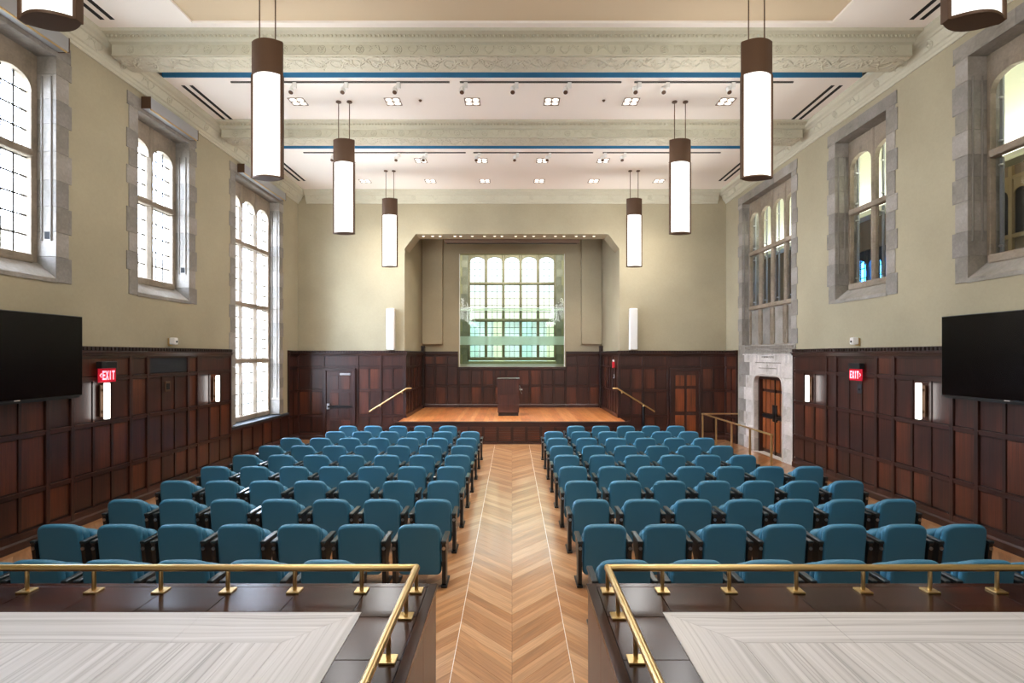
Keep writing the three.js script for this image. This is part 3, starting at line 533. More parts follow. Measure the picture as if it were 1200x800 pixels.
// ------------------------------------------------------------------ stage
const SH = 0.69, SF = 16.05;
{
  const g = thing('stage_platform', 'raised stage with orange oak boards and louvred front', 'stage', [0, 0, 0], 0, null, 'structure');
  const nb = 48, w = 2 * 3.5 / nb;
  piece('stage_body', -3.5, 3.5, 0, SH - 0.05, -DB + 0.01, -SF - 0.02, woodDark, g); piece('stage_body', -NX + 0.001, NX - 0.001, 0, SH - 0.05, -NB, -DB - 0.001, woodDark, g);
  for (let k = 0; k < nb; k++) { const a = -3.5 + k * w, back = Math.abs(a + w / 2) < NX - 0.02 ? NB : DB; piece('floor_board', Math.max(a, back > 17 ? -NX : -9) + 0.0006, Math.min(a + w, back > 17 ? NX : 9) - 0.0006, SH - 0.05, SH, -back, -SF - 0.05, stageOak[Math.floor(rnd() * 4)], g, 'z'); }
  piece('nosing', -3.55, 3.55, SH - 0.05, SH - 0.002, -SF - 0.05, -SF + 0.03, woodFrame, g, 'x', 0.012);
  piece('fascia', -3.5, 3.5, SH - 0.17, SH - 0.05, -SF - 0.02, -SF, woodFrame, g, 'x');
  piece('plinth', -3.5, 3.5, 0, 0.07, -SF - 0.02, -SF + 0.015, woodFrame, g, 'x');
  for (let k = 0; k < 16; k++) {
    const a = -3.5 + k * 0.4375, p = piece('front_panel', a + 0.02, a + 0.4175, 0.075, SH - 0.175, -SF - 0.02, -SF - 0.008, woodDark, g, 'x');
    const sl = []; for (let q = 0; q < 8; q++) sl.push(B(-0.18, 0.18, -0.19 + q * 0.054, -0.19 + q * 0.054 + 0.036, 0.004, 0.018, 'x'));
    mk('louvre_slats', merged(sl), wood[k % 2 ? 5 : 2], p);
    piece('front_stile', a - 0.02, a + 0.02, 0.07, SH - 0.17, -SF - 0.02, -SF + 0.004, woodFrame, g);
  }
  for (const s of [-1, 1]) {
    const st = thing('stage_steps', s < 0 ? 'dark wood steps up to the stage beside the push-bar door' : 'dark wood steps up to the stage beside the six-panel door', 'steps', [s * 3.5, 0, -SF]);
    for (let k = 0; k < 3; k++) { const h = SH * (3 - k) / 4; piece('riser_block', s * k * 0.3, s * (k + 1) * 0.3, 0, h - 0.03, -0.86, -0.04, woodFrame, st, 'x'); piece('tread', s * (k * 0.3 - 0.01), s * ((k + 1) * 0.3 + 0.02), h - 0.03, h, -0.86, -0.04, stageOak[k], st, 'z', 0.008); }
    const sh = new THREE.Shape([[0, 0], [0, SH + 0.02], [s * 0.1, SH + 0.02], [s * 1.1, 0.12], [s * 1.1, 0]].map((p) => new THREE.Vector2(...p))), ck = mk('cheek_panel', extrude(sh, 0.04, { lay: 'x' }), woodFrame, st); ck.position.z = -0.03;
    // handrail
    const hr = thing('stage_handrail', s < 0 ? 'brass wall handrail by the steps next to the push-bar door' : 'brass handrail on a black post by the steps next to the six-panel door', 'handrail', [0, 0, 0]);
    const zr = -DB + 0.14, y0 = 0.9, y1 = 1.64;
    const sc = 1;
    const pA = [s * 4.55 * sc, CAMY - (CAMY - y0) * sc, zr], pB = [s * 3.36 * sc, CAMY - (CAMY - y1) * sc, zr], pC = [s * 3.2 * sc, pB[1], zr];
    rod('rail', pA, pB, 0.024, brass, hr); rod('rail_return', pB, pC, 0.024, brass, hr); const k = mk('elbow', new THREE.SphereGeometry(0.025, 12, 8), brass, hr); k.position.set(...pB);
    for (const f of [0.3, 0.88]) { const p = pA.map((v, i) => v + (pB[i] - v) * f); const m = mk('bracket_knuckle', new THREE.SphereGeometry(0.032, 12, 8), brass, hr); m.position.set(p[0], p[1] - 0.045, p[2]); rod('bracket', [p[0], p[1] - 0.045, p[2]], [p[0], p[1] - 0.06, -DB + 0.06], 0.012, brass, hr); }
    if (s > 0) { const p = pA.map((v, i) => v + (pB[i] - v) * 0.3); rod('post', [p[0], SH * 0.25 + 0.004, p[2]], [p[0], p[1] - 0.06, p[2]], 0.045, blackMetal, hr); }
  }
}
// lectern
{
  const g = thing('lectern', 'dark reddish wooden lectern standing on the stage', 'lectern', [-0.12, SH, -17.75]), m = wood[1];
  piece('plinth', -0.335, 0.335, 0, 0.11, -0.27, 0.24, woodDark, g); piece('body', -0.355, 0.355, 0.11, 1.2, -0.28, 0.27, m, g, 'y', 0.006);
  piece('front_panel', -0.345, 0.345, 0.12, 0.7, 0.27, 0.276, wood[0], g); piece('front_panel', -0.345, 0.345, 0.704, 1.19, 0.27, 0.276, m, g);
  piece('top', -0.375, 0.375, 1.2, 1.245, -0.3, 0.285, woodFrame, g, 'x', 0.01);
  const sh = piece('side_shelf', 0.36, 0.47, 0.84, 0.87, -0.15, 0.1, steel, g, 'x', 0.005);
  rod('gooseneck', [0.37, 0.9, 0.1], [0.44, 0.72, 0.1], 0.014, steel, g); rod('gooseneck', [0.36, 1.0, 0.1], [0.41, 0.9, 0.1], 0.012, steel, g);
  rod('microphone_stem', [-0.28, 1.24, -0.1], [-0.28, 1.44, -0.02], 0.006, blackMetal, g); const h = mk('microphone_head', new THREE.SphereGeometry(0.018, 10, 8), blackMetal, g); h.position.set(-0.28, 1.45, -0.015);
}
// guard rail by the stone doorway
{
  const g = thing('guard_rail', 'tan metal guard rail in front of the stone doorway', 'railing', [0, 0, 0]), X = 5.8;
  const ds = [11.83, 12.9, 13.97, 15.04, 16.1];
  for (const d of ds) { const p = piece('post', X - 0.02, X + 0.02, 0, 0.9, -d - 0.02, -d + 0.02, brassDull, g, 'y', 0.004); }
  piece('top_rail', X - 0.028, X + 0.028, 0.9, 0.935, -16.128, -11.80, brassDull, g, 'z', 0.006); piece('end_rail', X - 0.028, XW - 0.01, 0.9, 0.935, -16.128, -16.072, brassDull, g, 'x', 0.006);
}

// ------------------------------------------------------------------ the bay behind the stage recess and an added lit hall beyond
{
  const g = thing('wall_bay', 'yellowish plaster bay behind the stage glass', 'bay', [0, 0, 0], 0, null, 'structure');
  mk('bay_shell', merged([B(-3.2, -2.9, 1.6, 8.1, -24.6, -NB - 0.3), B(2.9, 3.2, 1.6, 8.1, -24.6, -NB - 0.3), B(-3.2, 3.2, 1.6, 2.15, -24.6, -NB - 0.3), B(-3.2, 3.2, 8.05, 8.2, -24.6, -NB - 0.3),
    B(-3.2, -2.02, 2.15, 8.1, -24.6, -24.0), B(2.02, 3.2, 2.15, 8.1, -24.6, -24.0), B(-2.02, 2.02, 2.15, 2.42, -24.6, -24), B(-2.02, 2.02, 7.55, 8.1, -24.6, -24)]), plaster, g);
  const ct = thing('wall_added_hall', 'added pale lit hall beyond the five-light window', 'hall', [0, 0, 0], 0, null, 'structure'), pale = std(0xf1f2f0, { map: plasterTex, roughness: 0.9 });
  mk('added_hall_shell', merged([B(-4.5, 4.5, 1.2, 9.6, -29.2, -29), B(-4.7, -4.5, 1.2, 9.6, -29.2, -24.6), B(4.5, 4.7, 1.2, 9.6, -29.2, -24.6), B(-4.5, 4.5, 9.6, 9.8, -29.2, -24.6), B(-4.5, 4.5, 1.0, 1.2, -29.2, -24.6), B(-4.5, -3.2, 1.2, 9.6, -24.65, -24.6), B(3.2, 4.5, 1.2, 9.6, -24.65, -24.6), B(-4.5, 4.5, 8.1, 9.6, -24.65, -24.6)]), pale, ct);  // hall added in place of open sky to tame the window brightness
  const fac = piece('facade_band', -4.5, 4.5, 4.6, 6.0, -28.98, -28.8, std(0xeeddc8, { roughness: 0.9 }), ct); fac.userData.label = 'peach coloured facade band'; for (let k = 0; k < 6; k++) piece('facade_pillar', -3.9 + k * 1.45, -3.3 + k * 1.45, 1.2, 4.6, -28.98, -28.75, std(k % 2 ? 0xb9cdc4 : 0xdcd6b4, { roughness: 0.9 }), ct);
  const hl = thing('added_hall_lamp', 'added wide lamp panel on the ceiling of the hall beyond', 'lamp', [0, 9.3, -27]); piece('housing', -3.6, 3.6, 0.02, 0.1, -1.1, 1.1, whitePlastic, hl); piece('added_lamp_panel', -3.5, 3.5, 0, 0.02, -1, 1, glow(new THREE.Color(0.95, 0.98, 1), 2), hl);  // made-up lamp that lights the added hall
  const HL = new THREE.RectAreaLight(new THREE.Color(0.88, 0.96, 1.06), 13, 7, 2); HL.name = 'added_hall_lamp_light'; HL.position.y = -0.02; HL.rotation.x = -Math.PI / 2; hl.add(HL);
  const w = thing('window_7', 'five-light leaded window seen through the stage glass', 'window', [0, 0, -24], 0, null, 'structure');
  windowIn(w, { x0: -2.02, x1: 2.02, y0: 2.42, y1: 7.55, n: 5, transoms: [4.3, 5.98], stones: stone, trac: tracery, glazing: 'lead', small: true, noSill: true, bot: 2.6, zf: -0.2, leadHalf: 0.011 });
  const p = thing('stage_glass', 'large green-tinted glass panel in the stage recess', 'glass panel', [0, 0, -NB - 0.1]);
  piece('pane', -2.04, 2.04, 2.28, 6.61, -0.001, 0.001, greenGlass, p).geometry = paneGeo(4.08, 4.33);
  for (const s of [-1, 1]) piece('edge_trim', s * 2.03 - 0.012, s * 2.03 + 0.012, 2.25, 6.615, -0.02, 0.04, whitePlastic, p);
  const bl = thing('added_bay_lamp', 'added unseen lamp panel on the ceiling of the glazed bay', 'lamp', [0, 7.9, -22.6]); piece('housing', -2.1, 2.1, 0.02, 0.08, -0.4, 0.4, whitePlastic, bl); piece('added_lamp_panel', -2, 2, 0, 0.02, -0.3, 0.3, glow(new THREE.Color(1, 0.97, 0.85), 2), bl);  // lamp added out of view to brighten the tracery and jambs
  const BL = new THREE.RectAreaLight(new THREE.Color(1, 0.97, 0.85), 30, 4, 0.6); BL.name = 'added_bay_lamp_light'; BL.position.y = -0.02; BL.rotation.x = -Math.PI / 2; bl.add(BL);
  const b = thing('glass_balustrade', 'frosted and clear glass balustrade behind the stage glass', 'balustrade', [0, 2.15, -22.2]);
  const gp = mk('glass_sheet', paneGeo(5.7, 2.35), greenGlass, b); gp.position.set(0, 1.35, 0);
  const fb = mk('frosted_band', paneGeo(5.7, 0.36), frosted, b); fb.position.set(0, 1.16, 0.02);
  piece('handrail', -2.85, 2.85, 2.5, 2.54, -0.03, 0.03, steel, b, 'x', 0.008); piece('base_channel', -2.85, 2.85, 0, 0.18, -0.04, 0.04, steel, b, 'x');
  for (const x of [-1.75, -1.05, -0.65, 0.05, 0.75, 1.15, 1.85]) { const s = mk('fixing', cyl(0.022, 0.022, 0.05, 10), steel, b); s.rotation.x = Math.PI / 2; s.position.set(x, 1.22, 0.03); }
  const rb = thing('window_rail', 'pale horizontal rail crossing the five-light window', 'rail', [0, 4.68, -23.5]); piece('bar', -2.88, 2.88, 0, 0.05, -0.03, 0.03, whitePlastic, rb, 'x', 0.01); piece('lower_bar', -2.88, 2.88, -0.09, -0.07, -0.01, 0.01, slate, rb, 'x');
}

// ------------------------------------------------------------------ corridor behind the right wall
{
  const g = thing('wall_corridor', 'brown upper corridor behind the clear stone windows', 'corridor', [0, 0, 0], 0, null, 'structure');
  const cw = std(0x8c7a63, { map: plasterTex, roughness: 0.85 }), X0 = XW + TH, X1 = 10.3, wd = [14.1, 16.1], wy = [4.6, 5.75];
  mk('corridor_shell', merged([B(X0, X1 + 0.3, 3.3, 3.5, -18, -4), B(X0, X1 + 0.3, 8.1, 8.3, -18, -4), B(X0, X1 + 0.3, 3.3, 8.3, -4, -3.8), B(X0, X1 + 0.3, 3.3, 8.3, -18.2, -18),
    B(X1, X1 + 0.3, 3.4, 8.2, -wd[0], -4), B(X1, X1 + 0.3, 3.4, 8.2, -18, -wd[1]), B(X1, X1 + 0.3, 3.4, wy[0], -wd[1], -wd[0]), B(X1, X1 + 0.3, wy[1], 8.2, -wd[1], -wd[0])]), cw, g);
  const white = std(0xeef0e4, { roughness: 0.9 });
  const bk = mk('bulkhead', merged([B(8.35, 8.45, 5.95, 8.1, -17.9, -4.1), B(8.15, 8.45, 5.9, 5.95, -17.9, -4.1), B(X0, 8.45, 8.0, 8.1, -17.9, -4.1)]), white, g); bk.userData.label = 'white lit bulkhead';
  // tracery panelling across the corridor, seen through the window by the television
  const tan = std(0x9d8a63, { roughness: 0.8 });
  for (let k = 0; k < 9; k++) {
    const z = -9.2 - k * 0.42; piece('panel_stile', X1 - 0.06, X1, 3.6, 7.2, z - 0.04, z + 0.04, tan, g);
    if (k < 8) { for (const yy of [4.4, 5.1, 6.3]) piece('panel_rail', X1 - 0.05, X1, yy, yy + 0.08, z - 0.38, z - 0.04, tan, g); const a = mk('lancet', archHead(-0.15, 0.15, 0, 0.16, 0.35, 0.04), tan, g); a.rotation.y = Math.PI / 2; a.position.set(X1 - 0.045, 5.95, z - 0.21); piece('dark_opening', X1 - 0.02, X1 - 0.005, 5.2, 6.2, z - 0.34, z - 0.08, black, g); }
  }
  const bw = thing('window_8', 'leaded window across the corridor, blue sky tint put into its glass', 'window', [X1 + 0.05, 0, 0], -Math.PI / 2, null, 'structure');
  windowIn(bw, { x0: -wd[1], x1: -wd[0], y0: wy[0], y1: wy[1] + 0.1, n: 3, transoms: [], stones: stone, trac: slate, glazing: 'lead', noFrame: true, glass: skyTintGlass, bot: wy[0] + 0.1, zf: 0.0, small: true });
  const cl = thing('added_corridor_lamp', 'added unseen lamp strip on the corridor ceiling', 'lamp', [9.4, 8.0, -11]); piece('housing', -0.2, 0.2, 0.02, 0.08, -5, 5, whitePlastic, cl); piece('added_lamp_panel', -0.15, 0.15, 0, 0.02, -4.9, 4.9, glow(new THREE.Color(1, 0.9, 0.75), 1.5), cl);  // lamp added out of view to lift the dark corridor wall
  const CL = new THREE.RectAreaLight(new THREE.Color(1, 0.9, 0.75), 4, 0.3, 9.8); CL.name = 'added_corridor_lamp_light'; CL.position.y = -0.02; CL.rotation.x = -Math.PI / 2; cl.add(CL);
  // linear lamps washing the bulkhead
  for (const d of [8.6, 12.2, 15.9]) {
    const lamp = thing('cove_lamp', ['linear cove lamp behind the stone window by the television', 'linear cove lamp behind the window with the blue panes', 'linear cove lamp behind the four-light window'][[8.6, 12.2, 15.9].indexOf(d)], 'lamp', [8.24, 6.02, -d]);
    piece('housing', -0.07, 0.07, -0.07, 0.0, -1.65, 1.65, whitePlastic, lamp); piece('lamp_tube', -0.05, 0.05, 0.0, 0.02, -1.6, 1.6, glow(new THREE.Color(0.98, 1, 0.9), 3), lamp);
    const L = new THREE.RectAreaLight(new THREE.Color(0.98, 1, 0.9), 60, 3.2, 0.1); L.name = 'cove_lamp_light'; L.position.set(0, 0.03, 0); L.rotation.set(Math.PI / 2, 0, Math.PI / 2, 'XYZ'); lamp.add(L);
  }
}

// ------------------------------------------------------------------ landing with marble and brass rails
const HT = 0.83, LX = 0.622, LD = 4.33;
for (const s of [-1, 1]) {
  const side = s < 0 ? 'window' : 'doorway';
  const g = thing('landing_platform', `raised landing with marble field and dark stone border on the ${side} side`, 'landing', [0, 0, 0], 0, null, 'structure');
  const mx = (a) => s * a, yb = HT - 0.03;
  piece('landing_body', mx(LX + 0.02), mx(XW - 0.1), 0, yb, -LD + 0.02, -REAR, woodDark, g);
  for (let k = 0; k < 16; k++) { const d1 = LD - k * 0.62, d0 = Math.max(d1 - 0.62, REAR); piece('side_panel', mx(LX), mx(LX + 0.02), 0.0, yb - 0.02, -d1 + 0.003, -d0 - 0.003, wood[(k * 2 + 1) % 5], g, 'y'); }
  for (let k = 0; k < 10; k++) piece('back_panel', mx(LX + k * 0.61 + 0.003), mx(LX + (k + 1) * 0.61 - 0.003), 0, yb - 0.02, -LD, -LD + 0.02, wood[k % 5], g, 'y');
  piece('edge_strip', mx(LX - 0.012), mx(LX + 0.06), yb - 0.02, HT, -LD - 0.012, -REAR, slab[0], g, 'z', 0.006); piece('edge_strip', mx(LX + 0.06), mx(XW - 0.1), yb - 0.02, HT, -LD - 0.012, -LD + 0.06, slab[0], g, 'x', 0.006);
  const e0 = LX + 0.06, bw = 0.474 + LX, bd = LD - 0.478, j = 0.0025;
  piece('border_slab', mx(e0 + j), mx(bw), yb, HT, -bd, -3.783 - j, slab[1], g);
  // back border slabs, then the ones down the aisle side
  for (let k = 0; k < 11; k++) { const a = k ? 1.163 + (k - 1) * 0.533 : e0, b = Math.min(1.163 + k * 0.533, XW - 0.1); piece('border_slab', mx(a + j), mx(b - j), yb, HT, -LD + 0.06 + j, -bd - (k ? j : 0), slab[(k * 2 + 1) % 3], g, 'x', 0.003); }
  for (let k = 0; k < 17; k++) { const d1 = 3.783 - k * 0.536, d0 = d1 - 0.536; piece('border_slab', mx(e0 + j), mx(bw - j), yb, HT, -d1 + j, -d0 - j, slab[k % 3], g, 'z', 0.003); }
  // marble: mitred frame and field
  const W1 = 0.41, far = bd, inx = bw, poly = (pts, lay) => { const sh = new THREE.Shape(pts.map(([x, d]) => new THREE.Vector2(s * x, d))); const q = new THREE.ExtrudeGeometry(sh, { depth: 0.03, bevelEnabled: false }); q.rotateX(-Math.PI / 2); q.translate(0, yb, 0); const u = metric(q, lay); return u; };
  const J = 0.0012, joints = [2.23, 3.62, 5.0, 6.78];
  let a = inx;
  joints.forEach((b, i) => { mk('marble_slab', poly(i ? [[a + J, far], [b - J, far], [b - J, far - W1 + J], [a + J, far - W1 + J]] : [[a, far], [b - J, far], [b - J, far - W1 + J], [a + W1, far - W1 + J]], 'x'), marbleZ, g); a = b; });
  let dd = far; [1.9, 0.4, -1.1, REAR].forEach((b, i) => { mk('marble_slab', poly(i ? [[inx, dd - J], [inx + W1 - J, dd - J], [inx + W1 - J, b + J], [inx, b + J]] : [[inx, dd - 0.002], [inx + W1 - J, dd - W1 - 0.001], [inx + W1 - J, b + J], [inx, b + J]]), marbleZ, g); dd = b; });
  const fx = [inx + W1, 2.42, 3.4, 4.38, 5.36, 6.78];
  for (let k = 0; k < 5; k++) { let d1 = far - W1; for (const d0 of [1.2, -0.8, REAR]) { const m = mk('marble_slab', poly([[fx[k] + J, d1 - J], [fx[k + 1] - J, d1 - J], [fx[k + 1] - J, d0 + J], [fx[k] + J, d0 + J]]), marbleZ, g); d1 = d0; const u = m.geometry.attributes.uv; for (let i = 0; i < u.count; i++) u.setXY(i, u.getX(i) + k * 0.37, u.getY(i) + k * 0.71); } }
  // rail
  const r = thing('brass_rail', `low polished brass rail on short posts around the ${side}-side landing`, 'railing', [0, HT, 0]), X = s * 0.757, D = 4.19, H = 0.187;
  rod('rail', [X, H, -D], [s * 6.6, H, -D], 0.027, brass, r, 16); rod('rail', [X, H, -D], [X, H, 2.3], 0.027, brass, r, 16); const c = mk('rail_corner', new THREE.SphereGeometry(0.0275, 16, 12), brass, r); c.position.set(X, H, -D);
  const post = (x, z) => { const p = mk('post', cyl(0.0155, 0.0155, H - 0.012, 12), brass, r); p.position.set(x, H / 2 + 0.006, z); const b = mk('base_plate', boxOf(0.1, 0.014, 0.1, 'y', 0.003), brass, p); b.position.y = -H / 2 + 0.001; };
  post(X, -D); for (let k = 0; k < 11; k++) if (1.19 + k * 0.53 < 6.6) post(s * (1.19 + k * 0.53), -D);
  for (const d of [3.78, 3.24, 2.7, 2.16, 1.62, 1.08, 0.54, 0, -0.54, -1.08, -1.62, -2.16]) post(X, -d);
}

// ------------------------------------------------------------------ auditorium chairs
function roundRect(w, h, rt, rb) {
  const s = new THREE.Shape(), x = w / 2; s.moveTo(-x + rb, 0); s.lineTo(x - rb, 0); s.quadraticCurveTo(x, 0, x, rb); s.lineTo(x - 0.004, h - rt); s.bezierCurveTo(x - 0.004, h - rt * 0.35, x - rt * 0.4, h - 0.012, x - rt * 1.05, h - 0.006);
  s.quadraticCurveTo(0, h + 0.006, -x + rt * 1.05, h - 0.006); s.bezierCurveTo(-x + rt * 0.4, h - 0.012, -x + 0.004, h - rt * 0.35, -x + 0.004, h - rt); s.lineTo(-x, rb); s.quadraticCurveTo(-x, 0, -x + rb, 0); return s;
}
function pad(w, h, t, rt, rb, bev, curve) {
  const g = new THREE.ExtrudeGeometry(roundRect(w - 2 * bev, h - 2 * bev, rt, rb), { depth: Math.max(0.001, t - 2 * bev), bevelEnabled: true, bevelSize: bev, bevelThickness: bev, bevelSegments: 3, curveSegments: 6 });
  g.translate(0, bev, -t / 2 + bev);
  const p = g.attributes.position; for (let i = 0; i < p.count; i++) p.setZ(i, p.getZ(i) - curve * p.getX(i) ** 2);
  const n = g.toNonIndexed ? g : g; n.computeVertexNormals();
  return mergeSmooth(n);
}
function mergeSmooth(g) {                                    // smooth normals except across hard edges
  const p = g.attributes.position, map = new Map(), nrm = new Float32Array(p.count * 3), fn = [];
  const A = new THREE.Vector3(), Bq = new THREE.Vector3(), C = new THREE.Vector3();
  for (let i = 0; i < p.count; i += 3) { A.fromBufferAttribute(p, i); Bq.fromBufferAttribute(p, i + 1); C.fromBufferAttribute(p, i + 2); const n = Bq.clone().sub(A).cross(C.clone().sub(A)); fn.push(n); for (let k = 0; k < 3; k++) { const key = [p.getX(i + k), p.getY(i + k), p.getZ(i + k)].map((v) => Math.round(v * 5000)).join(); if (!map.has(key)) map.set(key, []); map.get(key).push([i + k, fn.length - 1]); } }
  for (const list of map.values()) for (const [i, f] of list) { const s = new THREE.Vector3(), u = fn[f].clone().normalize(); for (const [, q] of list) if (fn[q].clone().normalize().dot(u) > 0.5) s.add(fn[q]); s.normalize(); nrm.set([s.x, s.y, s.z], i * 3); }
  g.setAttribute('normal', new THREE.BufferAttribute(nrm, 3));
  return g;
}
const shellGeo = pad(0.505, 0.615, 0.075, 0.085, 0.03, 0.03, 0.22), cushionGeo = pad(0.47, 0.42, 0.09, 0.085, 0.05, 0.035, 0.25), seatGeo = pad(0.46, 0.46, 0.11, 0.08, 0.06, 0.04, 0);
const sideGeo = (() => { const s = new THREE.Shape([[0.09, 0], [0.09, 0.03], [0.05, 0.06], [0.06, 0.3], [0.03, 0.53], [0.33, 0.53], [0.30, 0.40], [0.20, 0.30], [0.20, 0.06], [0.36, 0.03], [0.36, 0]].map((p) => new THREE.Vector2(...p))); const g = new THREE.ExtrudeGeometry(s, { depth: 0.045, bevelEnabled: false }); g.rotateY(Math.PI / 2); return g; })();
const footGeo = new RoundedBoxGeometry(0.07, 0.03, 0.3, 1, 0.008); const armGeo = new RoundedBoxGeometry(0.062, 0.036, 0.37, 2, 0.012), barGeo = new THREE.BoxGeometry(0.6, 0.04, 0.05), boltGeo = new THREE.CylinderGeometry(0.02, 0.02, 0.012, 12); boltGeo.rotateX(Math.PI / 2);
const chair0 = (() => {
  const g = new THREE.Group(); g.name = 'auditorium_chair';
  const sh = mk('back_shell', shellGeo, fabric, g); sh.position.set(0, 0.138, -0.115); sh.rotation.x = 0.125;
  const cu = mk('back_cushion', cushionGeo, fabric, g); cu.position.set(0, 0.275, -0.205); cu.rotation.x = 0.125;
  const se = mk('seat', seatGeo, fabric, g); se.position.set(0, 0.13, -0.345); se.rotation.x = -0.1;
  for (const s of [-1, 1]) {
    const f = mk('side_frame', sideGeo, blackPlastic, g); f.position.set(s * 0.287 - 0.0225, 0, 0);
    const ft = mk('foot', footGeo, blackPlastic, f); ft.position.set(0.0225, 0.016, -0.21);
    const bo = mk('bolt', boltGeo, steel, f); bo.position.set(0.0225, 0.47, -0.034);
    const a = mk('armrest', armGeo, armPlastic, g); a.position.set(s * 0.287, 0.542, -0.205);
  }
  const b = mk('cross_bar', barGeo, blackMetal, g); b.position.set(0, 0.2, -0.26);
  return g;
})();
{
  const D0 = 5.0, DR = 1.067, PX = 0.694, X0 = 1.075;
  const rowsL = [[1, 6], [0, 6], [0, 6], [0, 6], [0, 6], [0, 6], [0, 6], [0, 6], [0, 5], [1, 5]], rowsR = [[0, 6], [0, 6], [0, 6], [0, 6], [0, 6], [0, 5], [0, 5], [0, 5], [0, 5], [1, 5]];
  for (const s of [-1, 1]) (s < 0 ? rowsL : rowsR).forEach(([i0, i1], r) => {
    for (let i = i0; i <= i1; i++) {
      const c = chair0.clone(); c.name = numbered('auditorium_chair'); scene.add(c); c.position.set(s * (X0 + i * PX), 0, -(D0 + r * DR));
      tag(c, `teal chair, ${ORD[9 - r]} row from the stage, ${ORD[i - i0]} from the aisle, on the ${s < 0 ? 'window' : 'doorway'} side`, 'chair', 'teal auditorium chairs');
    }
  });
}

// ------------------------------------------------------------------ pendants
function lens(w, t, h) {
  const s = new THREE.Shape(), r = 0.018; s.moveTo(-w / 2, -r); s.quadraticCurveTo(0, -t + r, w / 2, -r); s.lineTo(w / 2, r); s.quadraticCurveTo(0, t - r, -w / 2, r); s.closePath();
  const g = new THREE.ExtrudeGeometry(s, { depth: h, bevelEnabled: false, curveSegments: 14 }); g.rotateX(-Math.PI / 2); return g;
}
const lensCap = lens(0.435, 0.235, 0.47), lensGlow = lens(0.40, 0.225, 1.445), lensFoot = lens(0.44, 0.24, 0.022);
const pend0 = (() => {
  const g = new THREE.Group();
  const c = mk('metal_cap', lensCap, bronze, g); c.position.y = 1.47;
  const d = mk('lamp_diffuser', lensGlow, pendantGlow, g); d.position.y = 0.022; d.userData.label = 'glowing white diffuser';
  mk('base_cap', lensFoot, bronze, g);
  for (const s of [-1, 1]) { const f = mk('edge_frame', new RoundedBoxGeometry(0.03, 1.47, 0.075, 1, 0.006), bronze, g); f.position.set(s * 0.207, 0.735, 0); }
  for (const s of [-1, 1]) { const r = mk('suspension_rod', cyl(0.009, 0.009, 0.81, 8), bronze, g); r.position.set(s * 0.113, 2.335, 0); const k = mk('ceiling_rose', cyl(0.055, 0.055, 0.022, 16), bronze, g); k.position.set(s * 0.113, 2.73, 0); }
  return g;
})();
const pd = [[-3.05, 'added unseen at the entrance end'], [0.47, 'added unseen over the landing middle'], [3.99, 'over the landing edge'], [7.53, 'above the window by the television'], [10.96, 'between the two ceiling beams'], [15.07, 'nearest the stage wall']];  // the two entrance-side rows are added out of view to brighten chair backs
for (const s of [-1, 1]) for (const [d, where] of pd) {
  const g = pend0.clone(); g.name = numbered('pendant_lamp'); scene.add(g); g.position.set(s * 3.48, 5.21, -d);
  tag(g, `tall glowing lens-shaped pendant ${d === 7.53 ? 'just before the near carved beam' : where}, ${s < 0 ? 'window' : 'doorway'} side`, 'pendant lamp', 'tall ceiling pendants');
  for (const f of [-1, 1]) { const L = new THREE.RectAreaLight(COOLWHITE, PENDANT_LIGHT, 0.34, 1.4); L.name = 'pendant_lamp_light'; L.position.set(0, 0.74, f * 0.125); if (f > 0) L.rotation.y = Math.PI; g.add(L); }
}
// recessed four-lens downlights
const quadFrame = (() => merged([B(-0.16, 0.16, -0.004, 0.004, 0.148, 0.16), B(-0.16, 0.16, -0.004, 0.004, -0.16, -0.148), B(-0.16, -0.148, -0.004, 0.004, -0.148, 0.148), B(0.148, 0.16, -0.004, 0.004, -0.148, 0.148), B(-0.006, 0.006, -0.004, 0.004, -0.148, 0.148), B(-0.148, 0.148, -0.004, 0.004, -0.006, 0.006)]))();
const lensDisc = cyl(0.06, 0.06, 0.006, 18);
const quadXs = [-4.43, -2.46, -0.82, 0.82, 2.46, 4.43], xName = ['outermost on the window side', 'second from the window side', 'just window-side of the centre', 'just doorway-side of the centre', 'second from the doorway side', 'outermost on the doorway side'];
for (const [d, rowName] of [[6.1, 'row before the near beam'], [10.96, 'row between the beams'], [14.28, 'first row past the far beam'], [15.96, 'row by the stage wall']]) quadXs.forEach((x, i) => {
  const g = thing('downlight', `four-lens downlight, ${rowName}, ${xName[i]}`, 'downlight', [x, CY - 0.004, -d], 0, 'four-lens ceiling downlights');
  mk('trim_frame', quadFrame, bronze, g);
  for (const a of [-1, 1]) for (const b of [-1, 1]) { const l = mk('lamp_lens', lensDisc, spotGlow, g); l.position.set(a * 0.074, -0.001, b * 0.074); }
  const L = new THREE.SpotLight(WARM, SPOT, 0, 0.82, 0.9, 2); L.name = 'downlight_spot'; L.position.set(0, -0.03, 0); L.target.position.set(0, -8, 0); L.castShadow = true; L.shadow.radius = 6; g.add(L, L.target);
});
